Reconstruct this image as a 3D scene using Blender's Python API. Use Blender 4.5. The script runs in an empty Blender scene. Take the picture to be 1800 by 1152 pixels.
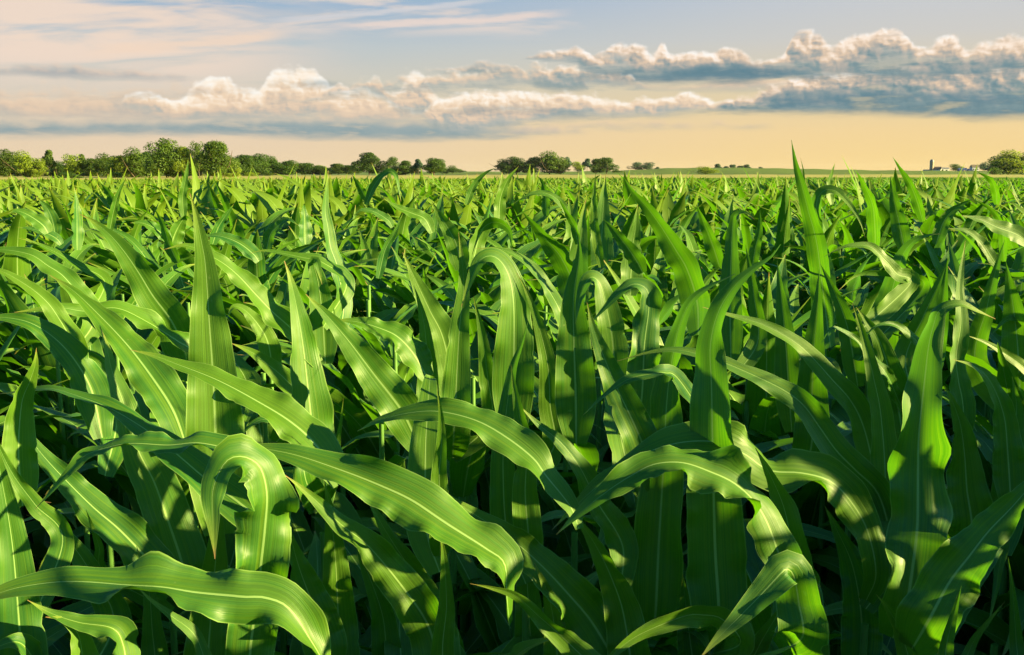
import bpy, math, random
import numpy as np
from mathutils import Vector, Matrix
R = math.radians
SC = bpy.context.scene
COL = SC.collection
# ------------------------------------------------------------------ camera
F = 1750.0                      # focal length in photo pixels (photo is 1800 x 1152)
YH = 300.0                      # photo row of the true horizon
EYE = 1.65
PITCH = math.atan((576 - YH) / F)
cam_d = bpy.data.cameras.new('camera'); cam = bpy.data.objects.new('camera', cam_d); COL.objects.link(cam)
cam_d.sensor_width = 36; cam_d.lens = 36 * F / 1800; cam_d.clip_start = 0.05; cam_d.clip_end = 20000
cam.location = (0, 0, EYE); cam.rotation_euler = (math.pi / 2 - PITCH, 0, 0)
SC.camera = cam
CAM = np.array([0, 0, EYE])
FWD = np.array([0, math.cos(PITCH), -math.sin(PITCH)]); UPV = np.array([0, math.sin(PITCH), math.cos(PITCH)])
def at(px, py, d):
    """the place seen at photo pixel (px, py), d metres in front of the camera"""
    return CAM + d * (FWD + (px - 900) / F * np.array([1.0, 0, 0]) + (576 - py) / F * UPV)
# ------------------------------------------------------------------ light
SUN_AZ, SUN_EL = R(101), R(13.5)   # to the right of the view, low
sun_d = bpy.data.lights.new('sun', 'SUN'); sun = bpy.data.objects.new('sun', sun_d); COL.objects.link(sun)
sun_d.energy = 5.0; sun_d.angle = R(0.5); sun_d.color = (1.0, 0.81, 0.34)
sdir = Vector((math.sin(SUN_AZ) * math.cos(SUN_EL), math.cos(SUN_AZ) * math.cos(SUN_EL), math.sin(SUN_EL)))
sun.rotation_euler = sdir.to_track_quat('Z', 'Y').to_euler()
SC.view_settings.view_transform = 'Standard'; SC.view_settings.look = 'None'
SC.view_settings.exposure = 2.25; SC.view_settings.gamma = 1
SC.view_settings.use_curve_mapping = False
SC.cycles.max_bounces = 8; SC.cycles.diffuse_bounces = 4; SC.cycles.transmission_bounces = 6
SC.cycles.sample_clamp_indirect = 6

class NG:
    """terse node building"""
    def __init__(s, tree): s.t = tree; s.n = tree.nodes; s.l = tree.links
    def new(s, typ, **kw):
        n = s.n.new(typ)
        for k, v in kw.items(): setattr(n, k, v)
        return n
    def put(s, sock, v):
        if hasattr(v, 'is_output'): s.l.new(v, sock)
        elif isinstance(v, (tuple, list)) and len(v) == 3 and len(sock.default_value) == 4: sock.default_value = (*v, 1)
        else: sock.default_value = v
    def m(s, op, a, b=None, c=None, clamp=False):
        n = s.new('ShaderNodeMath', operation=op, use_clamp=clamp)
        for i, v in enumerate((a, b, c)):
            if v is not None: s.put(n.inputs[i], v)
        return n.outputs[0]
    def mr(s, v, a, b, c=0.0, d=1.0, smooth=True):
        n = s.new('ShaderNodeMapRange', interpolation_type='SMOOTHSTEP' if smooth else 'LINEAR')
        for i, x in zip((0, 1, 2, 3, 4), (v, a, b, c, d)): s.put(n.inputs[i], x)
        return n.outputs[0]
    def mix(s, f, a, b, blend='MIX'):
        n = s.new('ShaderNodeMix', data_type='RGBA', blend_type=blend)
        s.put(n.inputs[0], f); s.put(n.inputs[6], a); s.put(n.inputs[7], b)
        return n.outputs[2]
    def xyz(s, x=0.0, y=0.0, z=0.0):
        n = s.new('ShaderNodeCombineXYZ')
        for i, v in enumerate((x, y, z)): s.put(n.inputs[i], v)
        return n.outputs[0]
    def noise(s, vec, scale=1, detail=4, rough=.5, dims='3D', dist=0.0):
        n = s.new('ShaderNodeTexNoise', noise_dimensions=dims)
        s.put(n.inputs['Vector'], vec); s.put(n.inputs['Scale'], scale); s.put(n.inputs['Detail'], detail)
        s.put(n.inputs['Roughness'], rough); s.put(n.inputs['Distortion'], dist)
        return n.outputs[0]
    def voro(s, vec, scale=1, detail=2.0, rough=.5, smooth=0.3):
        n = s.new('ShaderNodeTexVoronoi', voronoi_dimensions='2D', feature='SMOOTH_F1')
        s.put(n.inputs['Vector'], vec); s.put(n.inputs['Scale'], scale); s.put(n.inputs['Detail'], detail)
        s.put(n.inputs['Roughness'], rough); s.put(n.inputs['Smoothness'], smooth)
        return n.outputs['Distance']
    def ramp(s, f, stops, interp='LINEAR'):
        n = s.new('ShaderNodeValToRGB'); cr = n.color_ramp; cr.interpolation = interp
        while len(cr.elements) < len(stops): cr.elements.new(0.5)
        for e, (p, c) in zip(cr.elements, stops): e.position = p; e.color = (*c, 1)
        s.put(n.inputs[0], f); return n.outputs[0]
    def curve(s, f, pts):
        n = s.new('ShaderNodeFloatCurve'); c = n.mapping.curves[0]; n.mapping.use_clip = False
        pts = sorted(pts)
        while len(c.points) < len(pts): c.points.new(0.5, 0.5)
        for p, (x, y) in zip(c.points, pts): p.location = (x, y); p.handle_type = 'AUTO_CLAMPED'
        n.mapping.update(); n.inputs[0].default_value = 1
        s.put(n.inputs[1], f); return n.outputs[0]

def srgb(r, g, b):
    """photo colour (0-255) -> linear"""
    return tuple((c / 255 / 12.92) if c / 255 <= .04045 else ((c / 255 + .055) / 1.055) ** 2.4 for c in (r, g, b))
EXPO = 2 ** SC.view_settings.exposure
# ------------------------------------------------------------------ sky
def azel(px, py):
    v = at(px, py, 1.0) - CAM; v /= np.linalg.norm(v)
    return math.degrees(math.atan2(v[0], v[1])), math.degrees(math.asin(v[2]))
world = bpy.data.worlds.new('World'); SC.world = world; world.use_nodes = True
W = NG(world.node_tree); W.n.clear()
sky = W.new('ShaderNodeTexSky', sky_type='NISHITA', sun_disc=False)
sky.sun_elevation = SUN_EL; sky.sun_rotation = SUN_AZ; sky.air_density = 1.0; sky.dust_density = 1.2; sky.ozone_density = 1.6
tc = W.new('ShaderNodeTexCoord'); sp = W.new('ShaderNodeSeparateXYZ'); W.l.new(tc.outputs['Generated'], sp.inputs[0])
U = W.m('MULTIPLY', W.m('ARCTAN2', sp.outputs[0], sp.outputs[1]), 57.29578)      # azimuth, degrees right of +Y
V = W.m('MULTIPLY', W.m('ARCSINE', sp.outputs[2]), 57.29578)                     # elevation, degrees
UN = W.m('ADD', W.m('MULTIPLY', U, 1 / 70.), .5)                                  # -35..35 -> 0..1
def sc_(c): return tuple(x / EXPO for x in c)
def S(r, g, b): return sc_(srgb(r, g, b))
nis = W.mix(1.0, sky.outputs[0], (.015, .041, .054), 'MULTIPLY')                     # Background strength folded in: 0.10
# clear-air colour of the low sky: blue up the middle, cream at the horizon, yellower toward the sun
lowl = W.ramp(W.m('DIVIDE', V, 16.0, clamp=True), [(0, S(235, 210, 172)), (.13, S(230, 208, 180)), (.30, S(205, 203, 192)), (.42, S(186, 198, 203)), (.58, S(138, 175, 207)), (1, S(110, 156, 200))])
lowr = W.ramp(W.m('DIVIDE', V, 16.0, clamp=True), [(0, S(247, 214, 142)), (.13, S(243, 213, 154)), (.28, S(226, 208, 170)), (.44, S(207, 205, 200)), (.62, S(196, 203, 212)), (1, S(140, 170, 200))])
lowc = W.mix(W.mr(U, -20, 24), lowl, lowr)
skyc = W.mix(W.mr(V, 10, 30), lowc, nis)
# shared cloud textures: billows (and the same a little toward the sun), flat wisps, broad patches
WN = W.m('MULTIPLY', W.m('SUBTRACT', W.noise(W.xyz(U, V, 2.0), 1.7, 3, .5), .5), .55)
def puff(du, dv):
    vec = W.xyz(W.m('ADD', W.m('ADD', U, WN), du), W.m('ADD', W.m('MULTIPLY', V, 1.25), W.m('ADD', W.m('MULTIPLY', WN, .6), dv)))
    v = W.voro(vec, .78, 2.0, .5, .5); n = W.noise(vec, 1.5, 5, .46, '2D')
    return W.m('ADD', W.m('MULTIPLY', W.m('SUBTRACT', .55, v), .8), W.m('MULTIPLY', W.m('SUBTRACT', n, .5), .62))
P0 = puff(0, 0); P1 = puff(.13, .13)
REL = W.m('MULTIPLY', W.m('SUBTRACT', P0, P1), .78)
FLAT = W.m('SUBTRACT', W.noise(W.xyz(W.m('MULTIPLY', U, .42), W.m('MULTIPLY', V, 2.4), 7.7), 1.0, 6, .58), .5)
PATCH = W.m('SUBTRACT', W.noise(W.xyz(W.m('MULTIPLY', U, .30), W.m('MULTIPLY', V, .95), 1.3), 1.0, 4, .55), .5)
def bank(topp, basep, fu, fv, seed, amp, soft, bamp, cols, shadow, op=1.0, relief=1.0, ua=(0, 0)):
    """one cloud bank given by its top and base line (photo pixels); returns its colour and its cover"""
    def cur(pts):
        pp = [azel(*p) for p in pts]
        return W.m('MULTIPLY', W.curve(UN, [(a / 70 + .5, e / 12) for a, e in pp]), 12.0)
    top, base = cur(topp), cur(basep)
    wt = W.m('ADD', top, W.m('MULTIPLY', P0, amp)); wb = W.m('ADD', base, W.m('MULTIPLY', FLAT, bamp * 1.8))
    cov = W.m('MULTIPLY', W.mr(W.m('SUBTRACT', wt, V), -.05, soft * 1.15), W.mr(W.m('SUBTRACT', V, wb), -.25, .42))
    cov = W.m('MULTIPLY', cov, W.mr(W.m('SUBTRACT', top, base), .02, .28))       # thin ends
    cov = W.m('MULTIPLY', cov, W.mr(W.m('ADD', PATCH, W.m('MULTIPLY', FLAT, .8)), -.26, -.02, 1 - max(ua[0], .5), 1.0))
    cov = W.m('MULTIPLY', cov, op)
    h = W.m('DIVIDE', W.m('SUBTRACT', V, wb), W.m('MAXIMUM', W.m('SUBTRACT', wt, wb), .25))
    rel = W.m('MULTIPLY', W.m('MULTIPLY', REL, relief), W.mr(h, .05, .6, .25, 1.0))
    edge = W.m('MULTIPLY', W.mr(W.m('SUBTRACT', wt, V), .8, .0), .10)
    lit = W.m('ADD', W.m('ADD', W.m('MULTIPLY', h, .60), rel), W.m('ADD', W.m('MULTIPLY', W.m('ADD', PATCH, W.m('MULTIPLY', FLAT, .5)), .75), edge))
    lit = W.m('SUBTRACT', lit, shadow - .05)
    return W.ramp(lit, cols), cov
def over(dst, cc): return W.mix(cc[1], dst, cc[0])
CREAM = [(.0, S(138, 160, 164)), (.20, S(178, 182, 176)), (.36, S(222, 199, 176)), (.50, S(241, 214, 184)), (.70, S(255, 240, 220)), (.9, S(255, 250, 240))]
PEACH = [(.0, S(160, 172, 170)), (.25, S(200, 188, 174)), (.45, S(228, 202, 176)), (.8, S(240, 213, 184)), (1., S(246, 222, 194))]
DARK = [(.0, S(98, 134, 146)), (.20, S(124, 150, 156)), (.38, S(178, 174, 166)), (.54, S(226, 200, 174)), (.70, S(254, 234, 214)), (.88, S(255, 250, 242))]
LENS = [(.0, S(84, 124, 142)), (.45, S(104, 138, 150)), (.8, S(150, 162, 162)), (1., S(214, 194, 174))]
GREYB = [(.0, S(136, 160, 166)), (.3, S(158, 172, 172)), (.6, S(196, 188, 176)), (.9, S(232, 206, 178))]
# high streaks of cirrus, upper left and a thin one across the middle
ci = W.noise(W.xyz(W.m('ADD', W.m('MULTIPLY', U, .11), W.m('MULTIPLY', V, .25)), W.m('ADD', W.m('MULTIPLY', V, .95), W.m('MULTIPLY', U, -.075)), 3.1), 1.0, 7, .56, dist=.5)
cm = W.m('MULTIPLY', W.mr(U, -7, -19), W.mr(V, 3.0, 6.0))
skyc = W.mix(W.m('MULTIPLY', W.m('MULTIPLY', W.mr(ci, .26, .58), cm), .95), skyc, S(240, 218, 200))
cb = W.m('MULTIPLY', W.m('MULTIPLY', W.mr(U, -26, -14), W.mr(U, 7, 0)), W.mr(V, 7.0, 8.0))
skyc = W.mix(W.m('MULTIPLY', W.m('MULTIPLY', W.mr(ci, .47, .66), cb), .8), skyc, S(232, 216, 205))
def streak(skyc, pts, wd, col, op):
    pp = [azel(*p) for p in pts]
    c = W.m('MULTIPLY', W.curve(UN, [(a / 70 + .5, e / 12) for a, e in pp]), 12.0)
    nn = W.noise(W.xyz(W.m('MULTIPLY', U, .5), W.m('MULTIPLY', V, 3.0), 8.0), 1, 5, .6)
    d = W.m('ABSOLUTE', W.m('ADD', W.m('SUBTRACT', V, c), W.m('MULTIPLY', W.m('SUBTRACT', nn, .5), wd * 1.6)))
    a0, a1 = pp[0][0], pp[-1][0]
    ends = W.m('MULTIPLY', W.mr(U, a0, a0 + (a1 - a0) * .25), W.mr(U, a1, a1 - (a1 - a0) * .2))
    return W.mix(W.m('MULTIPLY', W.m('MULTIPLY', W.mr(d, wd, wd * .15), ends), op), skyc, col)
skyc = streak(skyc, [(540, 50), (700, 42), (880, 33), (1020, 20)], .30, S(234, 216, 206), .85)
skyc = streak(skyc, [(430, 40), (600, 28), (760, 12), (900, -4)], .20, S(214, 212, 214), .7)
skyc = streak(skyc, [(120, 95), (300, 80), (420, 70), (520, 58)], .45, S(242, 216, 194), .8)
# banks, farthest first
skyc = over(skyc, bank([(-200, 205), (100, 200), (300, 200), (500, 196), (700, 200), (900, 214), (1010, 226)], [(-200, 238), (100, 240), (300, 236), (520, 243), (700, 247), (850, 243), (1010, 232)], 0, 0, 0, .30, .7, .35, GREYB, .10, 1.0, .3))
skyc = over(skyc, bank([(860, 236), (900, 226), (960, 222), (1010, 224), (1040, 230)], [(860, 238), (900, 238), (960, 236), (1040, 233)], 0, 0, 0, .3, .3, .2, PEACH, 0, .6, .5))
skyc = over(skyc, bank([(-200, 160), (0, 160), (110, 160), (225, 154), (300, 158), (345, 165), (420, 180)], [(-200, 206), (0, 208), (200, 210), (420, 206)], 0, 0, 0, .45, .45, .6, PEACH, -.06, .9, .55))
skyc = over(skyc, bank([(215, 176), (225, 160), (262, 154), (300, 166), (330, 152), (347, 140), (385, 130), (412, 142), (440, 152), (470, 128), (500, 112), (540, 116), (566, 128), (590, 146), (640, 150), (690, 172), (740, 190), (790, 204)],
                       [(215, 182), (300, 206), (400, 208), (560, 210), (700, 212), (790, 207)], 0, 0, 0, .58, .26, .6, CREAM, -.16, .97, .85))
skyc = over(skyc, bank([(500, 148), (560, 136), (600, 142), (650, 152)], [(500, 152), (560, 154), (600, 155), (650, 155)], 0, 0, 0, .2, .35, .3, LENS, .1, .55, .3))
skyc = over(skyc, bank([(636, 150), (650, 136), (661, 126), (672, 138), (690, 160), (706, 150), (722, 124), (735, 120), (750, 140), (765, 160), (780, 175), (800, 182)], [(636, 152), (680, 180), (740, 206), (800, 186)], 0, 0, 0, .34, .3, .3, CREAM, -.10, .95, .9))
skyc = over(skyc, bank([(740, 195), (790, 163), (830, 153), (880, 150), (920, 156), (960, 160), (1000, 158), (1060, 166), (1110, 170), (1160, 166), (1215, 160), (1240, 170), (1290, 184), (1340, 190)],
                       [(740, 202), (800, 238), (860, 230), (960, 214), (1060, 208), (1160, 204), (1240, 197), (1340, 193)], 0, 0, 0, .50, .26, .5, CREAM, -.04, .97, .95))
skyc = over(skyc, bank([(760, 192), (830, 184), (900, 180), (1000, 188), (1060, 200)], [(760, 196), (830, 204), (900, 200), (1000, 204), (1060, 206)], 0, 0, 0, .2, .4, .4, LENS, .0, .6, .4))
skyc = over(skyc, bank([(750, 122), (800, 116), (850, 106), (900, 112), (930, 128)], [(750, 126), (800, 130), (860, 138), (930, 132)], 0, 0, 0, .35, .3, .5, DARK, .0, .8, .8, ua=(.5, 0)))
skyc = over(skyc, bank([(925, 130), (950, 118), (985, 112), (1010, 120), (1035, 150)], [(925, 142), (960, 156), (1000, 158), (1035, 154)], 0, 0, 0, .4, .25, .3, DARK, .0, .95, 1.0))
skyc = over(skyc, bank([(1060, 150), (1120, 146), (1180, 148), (1240, 142), (1300, 136), (1360, 134), (1450, 130)], [(1060, 152), (1120, 156), (1200, 160), (1280, 160), (1450, 152)], 0, 0, 0, .2, .3, .3, PEACH, .04, .85, .6))
skyc = over(skyc, bank([(1220, 192), (1260, 178), (1310, 165), (1350, 148), (1400, 134), (1500, 122), (1600, 110), (1700, 100), (1800, 95), (1950, 90)],
                       [(1220, 196), (1300, 200), (1400, 201), (1560, 203), (1660, 208), (1720, 211), (1800, 208), (1950, 204)], 0, 0, 0, .5, .3, .35, DARK, .07, .97, .95))
skyc = over(skyc, bank([(1330, 160), (1400, 152), (1480, 148), (1570, 150), (1640, 160), (1700, 152), (1790, 160), (1900, 160)], [(1330, 172), (1400, 190), (1480, 186), (1570, 176), (1640, 178), (1700, 182), (1790, 176), (1900, 178)], 0, 0, 0, .5, .4, .6, LENS, -.02, .85, .5, ua=(.7, 0)))
skyc = over(skyc, bank([(905, 100), (940, 93), (990, 84), (1010, 78), (1050, 90), (1080, 78), (1112, 72), (1150, 88), (1165, 74), (1185, 92), (1220, 88), (1260, 82), (1305, 86), (1325, 102), (1368, 100), (1390, 64), (1410, 52), (1445, 58), (1462, 76), (1490, 62), (1530, 52), (1565, 42), (1598, 60), (1620, 82), (1648, 68), (1668, 56), (1685, 60), (1698, 80), (1730, 68), (1780, 60), (1850, 62), (1950, 70)],
                       [(905, 102), (950, 108), (1010, 112), (1030, 126), (1100, 136), (1180, 138), (1260, 140), (1330, 140), (1400, 140), (1500, 142), (1600, 140), (1700, 136), (1800, 130), (1950, 126)], 0, 0, 0, .46, .22, .6, DARK, -.04, .97, .9))
skyc = over(skyc, bank([(1010, 128), (1030, 114), (1080, 116), (1150, 118), (1200, 110), (1280, 102), (1330, 106), (1380, 112), (1440, 124)], [(1010, 140), (1030, 144), (1100, 150), (1180, 148), (1260, 146), (1330, 140), (1440, 134)], 0, 0, 0, .2, .5, .4, LENS, .05, .88, .35))
skyc = over(skyc, bank([(-200, 116), (0, 113), (100, 110), (200, 118), (300, 126), (345, 134)], [(-200, 128), (0, 130), (100, 136), (200, 139), (300, 139), (345, 136)], 0, 0, 0, .25, .4, .3, [(.0, S(136, 152, 164)), (.3, S(160, 166, 170)), (.6, S(220, 196, 178)), (1., S(240, 212, 188))], -.02, .85, .6))
skyc = over(skyc, bank([(1260, 222), (1320, 216), (1380, 221)], [(1260, 224), (1320, 225), (1380, 223)], 0, 0, 0, .15, .3, .15, GREYB, .1, .5, .5))
# broken fragments between and around the banks
skyc = over(skyc, bank([(420, 190), (560, 150), (700, 128), (820, 120), (960, 108), (1060, 120), (1150, 150)], [(420, 194), (560, 172), (700, 164), (820, 158), (960, 150), (1060, 152), (1150, 160)], 0, 0, 0, .9, .5, .9, CREAM, .02, .8, .9, ua=(1, 0)))
skyc = over(skyc, bank([(-200, 150), (0, 148), (200, 142), (330, 140), (420, 150)], [(-200, 176), (0, 176), (200, 172), (330, 168), (420, 166)], 0, 0, 0, .7, .6, .9, PEACH, -.05, .7, .6, ua=(1, 0)))
skyc = over(skyc, bank([(820, 230), (960, 214), (1100, 206), (1240, 208), (1380, 216)], [(820, 236), (960, 232), (1100, 226), (1240, 224), (1380, 222)], 0, 0, 0, .5, .5, .6, PEACH, .06, .55, .6, ua=(1, 0)))
# the cloud band is only worked out for rays that meet it
bg = W.new('ShaderNodeBackground'); W.put(bg.inputs[0], skyc)
bh = W.new('ShaderNodeBackground'); W.put(bh.inputs[0], W.mix(W.mr(V, 3, 18), W.mix(W.mr(W.m('ABSOLUTE', W.m('SUBTRACT', U, 80.)), 20, 90), S(230, 205, 150), S(120, 165, 200)), nis))
band = W.m('MULTIPLY', W.m('MULTIPLY', W.m('GREATER_THAN', V, -.3), W.m('LESS_THAN', V, 14.0)), W.m('LESS_THAN', W.m('ABSOLUTE', U), 34.5))
ms = W.new('ShaderNodeMixShader'); W.l.new(band, ms.inputs[0]); W.l.new(bh.outputs[0], ms.inputs[1]); W.l.new(bg.outputs[0], ms.inputs[2])
wo = W.new('ShaderNodeOutputWorld'); W.l.new(ms.outputs[0], wo.inputs[0])
world.cycles.sampling_method = 'MANUAL'; world.cycles.sample_map_resolution = 256
# ------------------------------------------------------------------ object helpers
def tag(o, label=None, cat=None, group=None, kind=None):
    for k, v in (('label', label), ('category', cat), ('group', group), ('kind', kind)):
        if v: o[k] = v
    return o
def empty(name, loc, rz=0.0):
    o = bpy.data.objects.new(name, None); COL.objects.link(o); o.location = tuple(float(c) for c in loc); o.rotation_euler = (0, 0, rz)
    o.empty_display_size = .05
    return o
def mesh_np(name, V, Fq, UV=None, mat=None, smooth=True):
    """mesh from arrays: V (n,3), Fq list of quads/tris as an int array (m,4) or (m,3); UV per vertex (n,2)"""
    me = bpy.data.meshes.new(name); V = np.asarray(V, np.float32); Fq = np.asarray(Fq, np.int32)
    k = Fq.shape[1]; me.vertices.add(len(V)); me.vertices.foreach_set('co', V.ravel())
    me.loops.add(Fq.size); me.loops.foreach_set('vertex_index', Fq.ravel())
    me.polygons.add(len(Fq)); me.polygons.foreach_set('loop_start', np.arange(0, Fq.size, k, dtype=np.int32))
    me.polygons.foreach_set('loop_total', np.full(len(Fq), k, np.int32))
    if smooth: me.polygons.foreach_set('use_smooth', np.ones(len(Fq), bool))
    if UV is not None:
        uv = me.uv_layers.new(name='UVMap'); uv.data.foreach_set('uv', np.asarray(UV, np.float32)[Fq.ravel()].ravel())
    me.update(calc_edges=True)
    if mat: me.materials.append(mat)
    return me
def link(name, me, parent=None):
    o = bpy.data.objects.new(name, me); COL.objects.link(o)
    if parent is not None: o.parent = parent
    return o
def material(name):
    m = bpy.data.materials.new(name); m.use_nodes = True; g = NG(m.node_tree); g.n.clear()
    out = g.new('ShaderNodeOutputMaterial'); return m, g, out
def princ(g, col, rough=.5, spec=.4, normal=None):
    b = g.new('ShaderNodeBsdfPrincipled'); g.put(b.inputs['Base Color'], col); g.put(b.inputs['Roughness'], rough)
    g.put(b.inputs['Specular IOR Level'], spec)
    if normal is not None: g.l.new(normal, b.inputs['Normal'])
    return b
def bump(g, h, strength=.3, dist=.01):
    n = g.new('ShaderNodeBump'); g.put(n.inputs['Strength'], strength); g.put(n.inputs['Distance'], dist); g.l.new(h, n.inputs['Height']); return n.outputs[0]
def leafy(g, out, b, tcol, fac):
    t = g.new('ShaderNodeBsdfTranslucent'); g.put(t.inputs[0], tcol)
    mx = g.new('ShaderNodeMixShader'); g.put(mx.inputs[0], fac); g.l.new(b.outputs[0], mx.inputs[1]); g.l.new(t.outputs[0], mx.inputs[2])
    g.l.new(mx.outputs[0], out.inputs[0])
def simple(name, col, rough=.6, spec=.3, var=.15, scale=3.0):
    m, g, out = material(name); tcx = g.new('ShaderNodeTexCoord')
    n = g.noise(tcx.outputs['Object'], scale, 5, .6)
    c = g.mix(n, tuple(x * (1 - var) for x in col), tuple(min(1, x * (1 + var)) for x in col))
    b = princ(g, c, rough, spec); g.l.new(b.outputs[0], out.inputs[0]); return m

# ------------------------------------------------------------------ ground
def smooth01(x): x = np.clip(x, 0, 1); return x * x * (3 - 2 * x)
def ground_z(x, y):
    d = np.hypot(x, y)
    return -1.2 * smooth01((d - 6) / 170.0)

# ------------------------------------------------------------------ corn leaf material
def corn_leaf_material(far=False):
    m, g, out = material('corn_leaf_far' if far else 'corn_leaf')
    uv = g.new('ShaderNodeUVMap'); s = g.new('ShaderNodeSeparateXYZ'); g.l.new(uv.outputs[0], s.inputs[0])
    u, v = s.outputs[0], s.outputs[1]
    geo = g.new('ShaderNodeNewGeometry'); inf = g.new('ShaderNodeObjectInfo')
    pos = geo.outputs['Position']
    n1 = g.noise(pos, 1.6 if not far else .6, 3, .5)
    rnd = inf.outputs['Random'] if not far else g.noise(pos, 2.5, 2, .5)
    a = g.m('ABSOLUTE', g.m('SUBTRACT', u, .5))
    ribw = g.m('MULTIPLY_ADD', v, -.022, .032)
    rib = g.mr(a, g.m('MULTIPLY', ribw, 1.15), g.m('MULTIPLY', ribw, .55))
    # long parallel veins
    vec = g.xyz(g.m('MULTIPLY', u, 46), g.m('MULTIPLY', v, 1.3), g.m('MULTIPLY', rnd, 40))
    vein = g.noise(vec, 1.0, 2, .6)
    vec2 = g.xyz(g.m('MULTIPLY', u, 13), g.m('MULTIPLY', v, 1.0), g.m('MULTIPLY', rnd, 70)); band = g.noise(vec2, 1.0, 3, .6)
    cA = g.mix(g.mr(n1, .35, .65), (.008, .076, .020), (.038, .124, .007))
    cA = g.mix(g.m('MULTIPLY', rnd, .6), cA, (.082, .160, .004))
    cA = g.mix(g.mr(band, .35, .75), cA, (.066, .144, .006), 'MIX') if not far else cA
    hsv = g.new('ShaderNodeHueSaturation'); g.put(hsv.inputs['Color'], cA); g.put(hsv.inputs['Value'], g.mr(vein, .3, .7, 0.88, 1.12, False)); cB = hsv.outputs[0]
    # yellowish tip, pale edge, pale midrib
    cB = g.mix(g.mr(v, .86, 1.0, 0, .7), cB, (.20, .26, .03))
    cB = g.mix(g.mr(a, .470, .495, 0, .55), cB, (.20, .33, .08))
    col = g.mix(g.m('MULTIPLY', rib, .85), cB, (.23, .37, .11))
    if far: col = g.mix(.45, col, (.135, .185, .004))
    tipn = g.noise(g.xyz(g.m('MULTIPLY', u, 6), g.m('MULTIPLY', v, 30), g.m('MULTIPLY', rnd, 30)), 1, 3, .6)
    col = g.mix(g.mr(g.m('ADD', v, g.m('MULTIPLY', tipn, .10)), 1.015, 1.045), col, (.22, .13, .05))
    spots = g.mr(g.noise(pos, 55, 2, .5), .73, .80)
    col = g.mix(g.m('MULTIPLY', spots, .5), col, (.16, .22, .06))
    tcol = g.mix(g.mr(vein, .3, .7), (.10, .38, .004), (.20, .52, .006))
    tcol = g.mix(g.m('MULTIPLY', rib, .8), tcol, (.24, .46, .05))
    h = g.m('ADD', g.m('MULTIPLY', vein, .5), g.m('MULTIPLY', band, 1.0))
    rough = g.mr(band, .3, .7, .40, .55, False)
    b = princ(g, col, g.m('ADD', rough, g.mr(g.noise(pos, 9, 4, .6), .4, .7, -.02, .18)), .27, bump(g, h, .22, .004) if not far else None)
    leafy(g, out, b, tcol, .24)
    return m
M_LEAF = corn_leaf_material(); M_LEAF_FAR = corn_leaf_material(True)
def stalk_material():
    m, g, out = material('corn_stalk'); tcx = g.new('ShaderNodeTexCoord'); mp = g.new('ShaderNodeMapping'); mp.inputs['Scale'].default_value = (60, 60, 3)
    g.l.new(tcx.outputs['Object'], mp.inputs[0]); n = g.noise(mp.outputs[0], 1, 3, .6)
    col = g.mix(n, (.05, .16, .02), (.13, .27, .05)); b = princ(g, col, .45, .4, bump(g, n, .2, .003)); leafy(g, out, b, (.15, .4, .03), .12); return m
M_STALK = stalk_material()

# ------------------------------------------------------------------ corn leaf shape
def catmull(P, n):
    P = np.asarray(P, float)
    if len(P) == 2: return P[0] + (P[1] - P[0]) * np.linspace(0, 1, n)[:, None]
    Q = np.vstack([2 * P[0] - P[1], P, 2 * P[-1] - P[-2]]); out = []
    for i in range(len(P) - 1):
        p0, p1, p2, p3 = Q[i:i + 4]
        t = np.linspace(0, 1, 24, endpoint=(i == len(P) - 2))[:, None]
        out.append(.5 * ((2 * p1) + (p2 - p0) * t + (2 * p0 - 5 * p1 + 4 * p2 - p3) * t * t + (3 * p1 - p0 - 3 * p2 + p3) * t ** 3))
    D = np.vstack(out); L = np.r_[0, np.cumsum(np.linalg.norm(np.diff(D, axis=0), axis=1))]
    s = np.linspace(0, L[-1], n)
    return np.stack([np.interp(s, L, D[:, k]) for k in range(3)], 1)
def unit(a): return a / np.maximum(np.linalg.norm(a, axis=-1, keepdims=True), 1e-9)
def width_profile(t, bw=.50, bt=.22):
    w = np.where(t < bt, bw + (1 - bw) * np.sin(np.clip(t / bt, 0, 1) * np.pi / 2), (1 - np.clip((t - bt) / (1 - bt), 0, 1) ** 1.6) ** 1.12)
    return np.maximum(w, .012)
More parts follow.
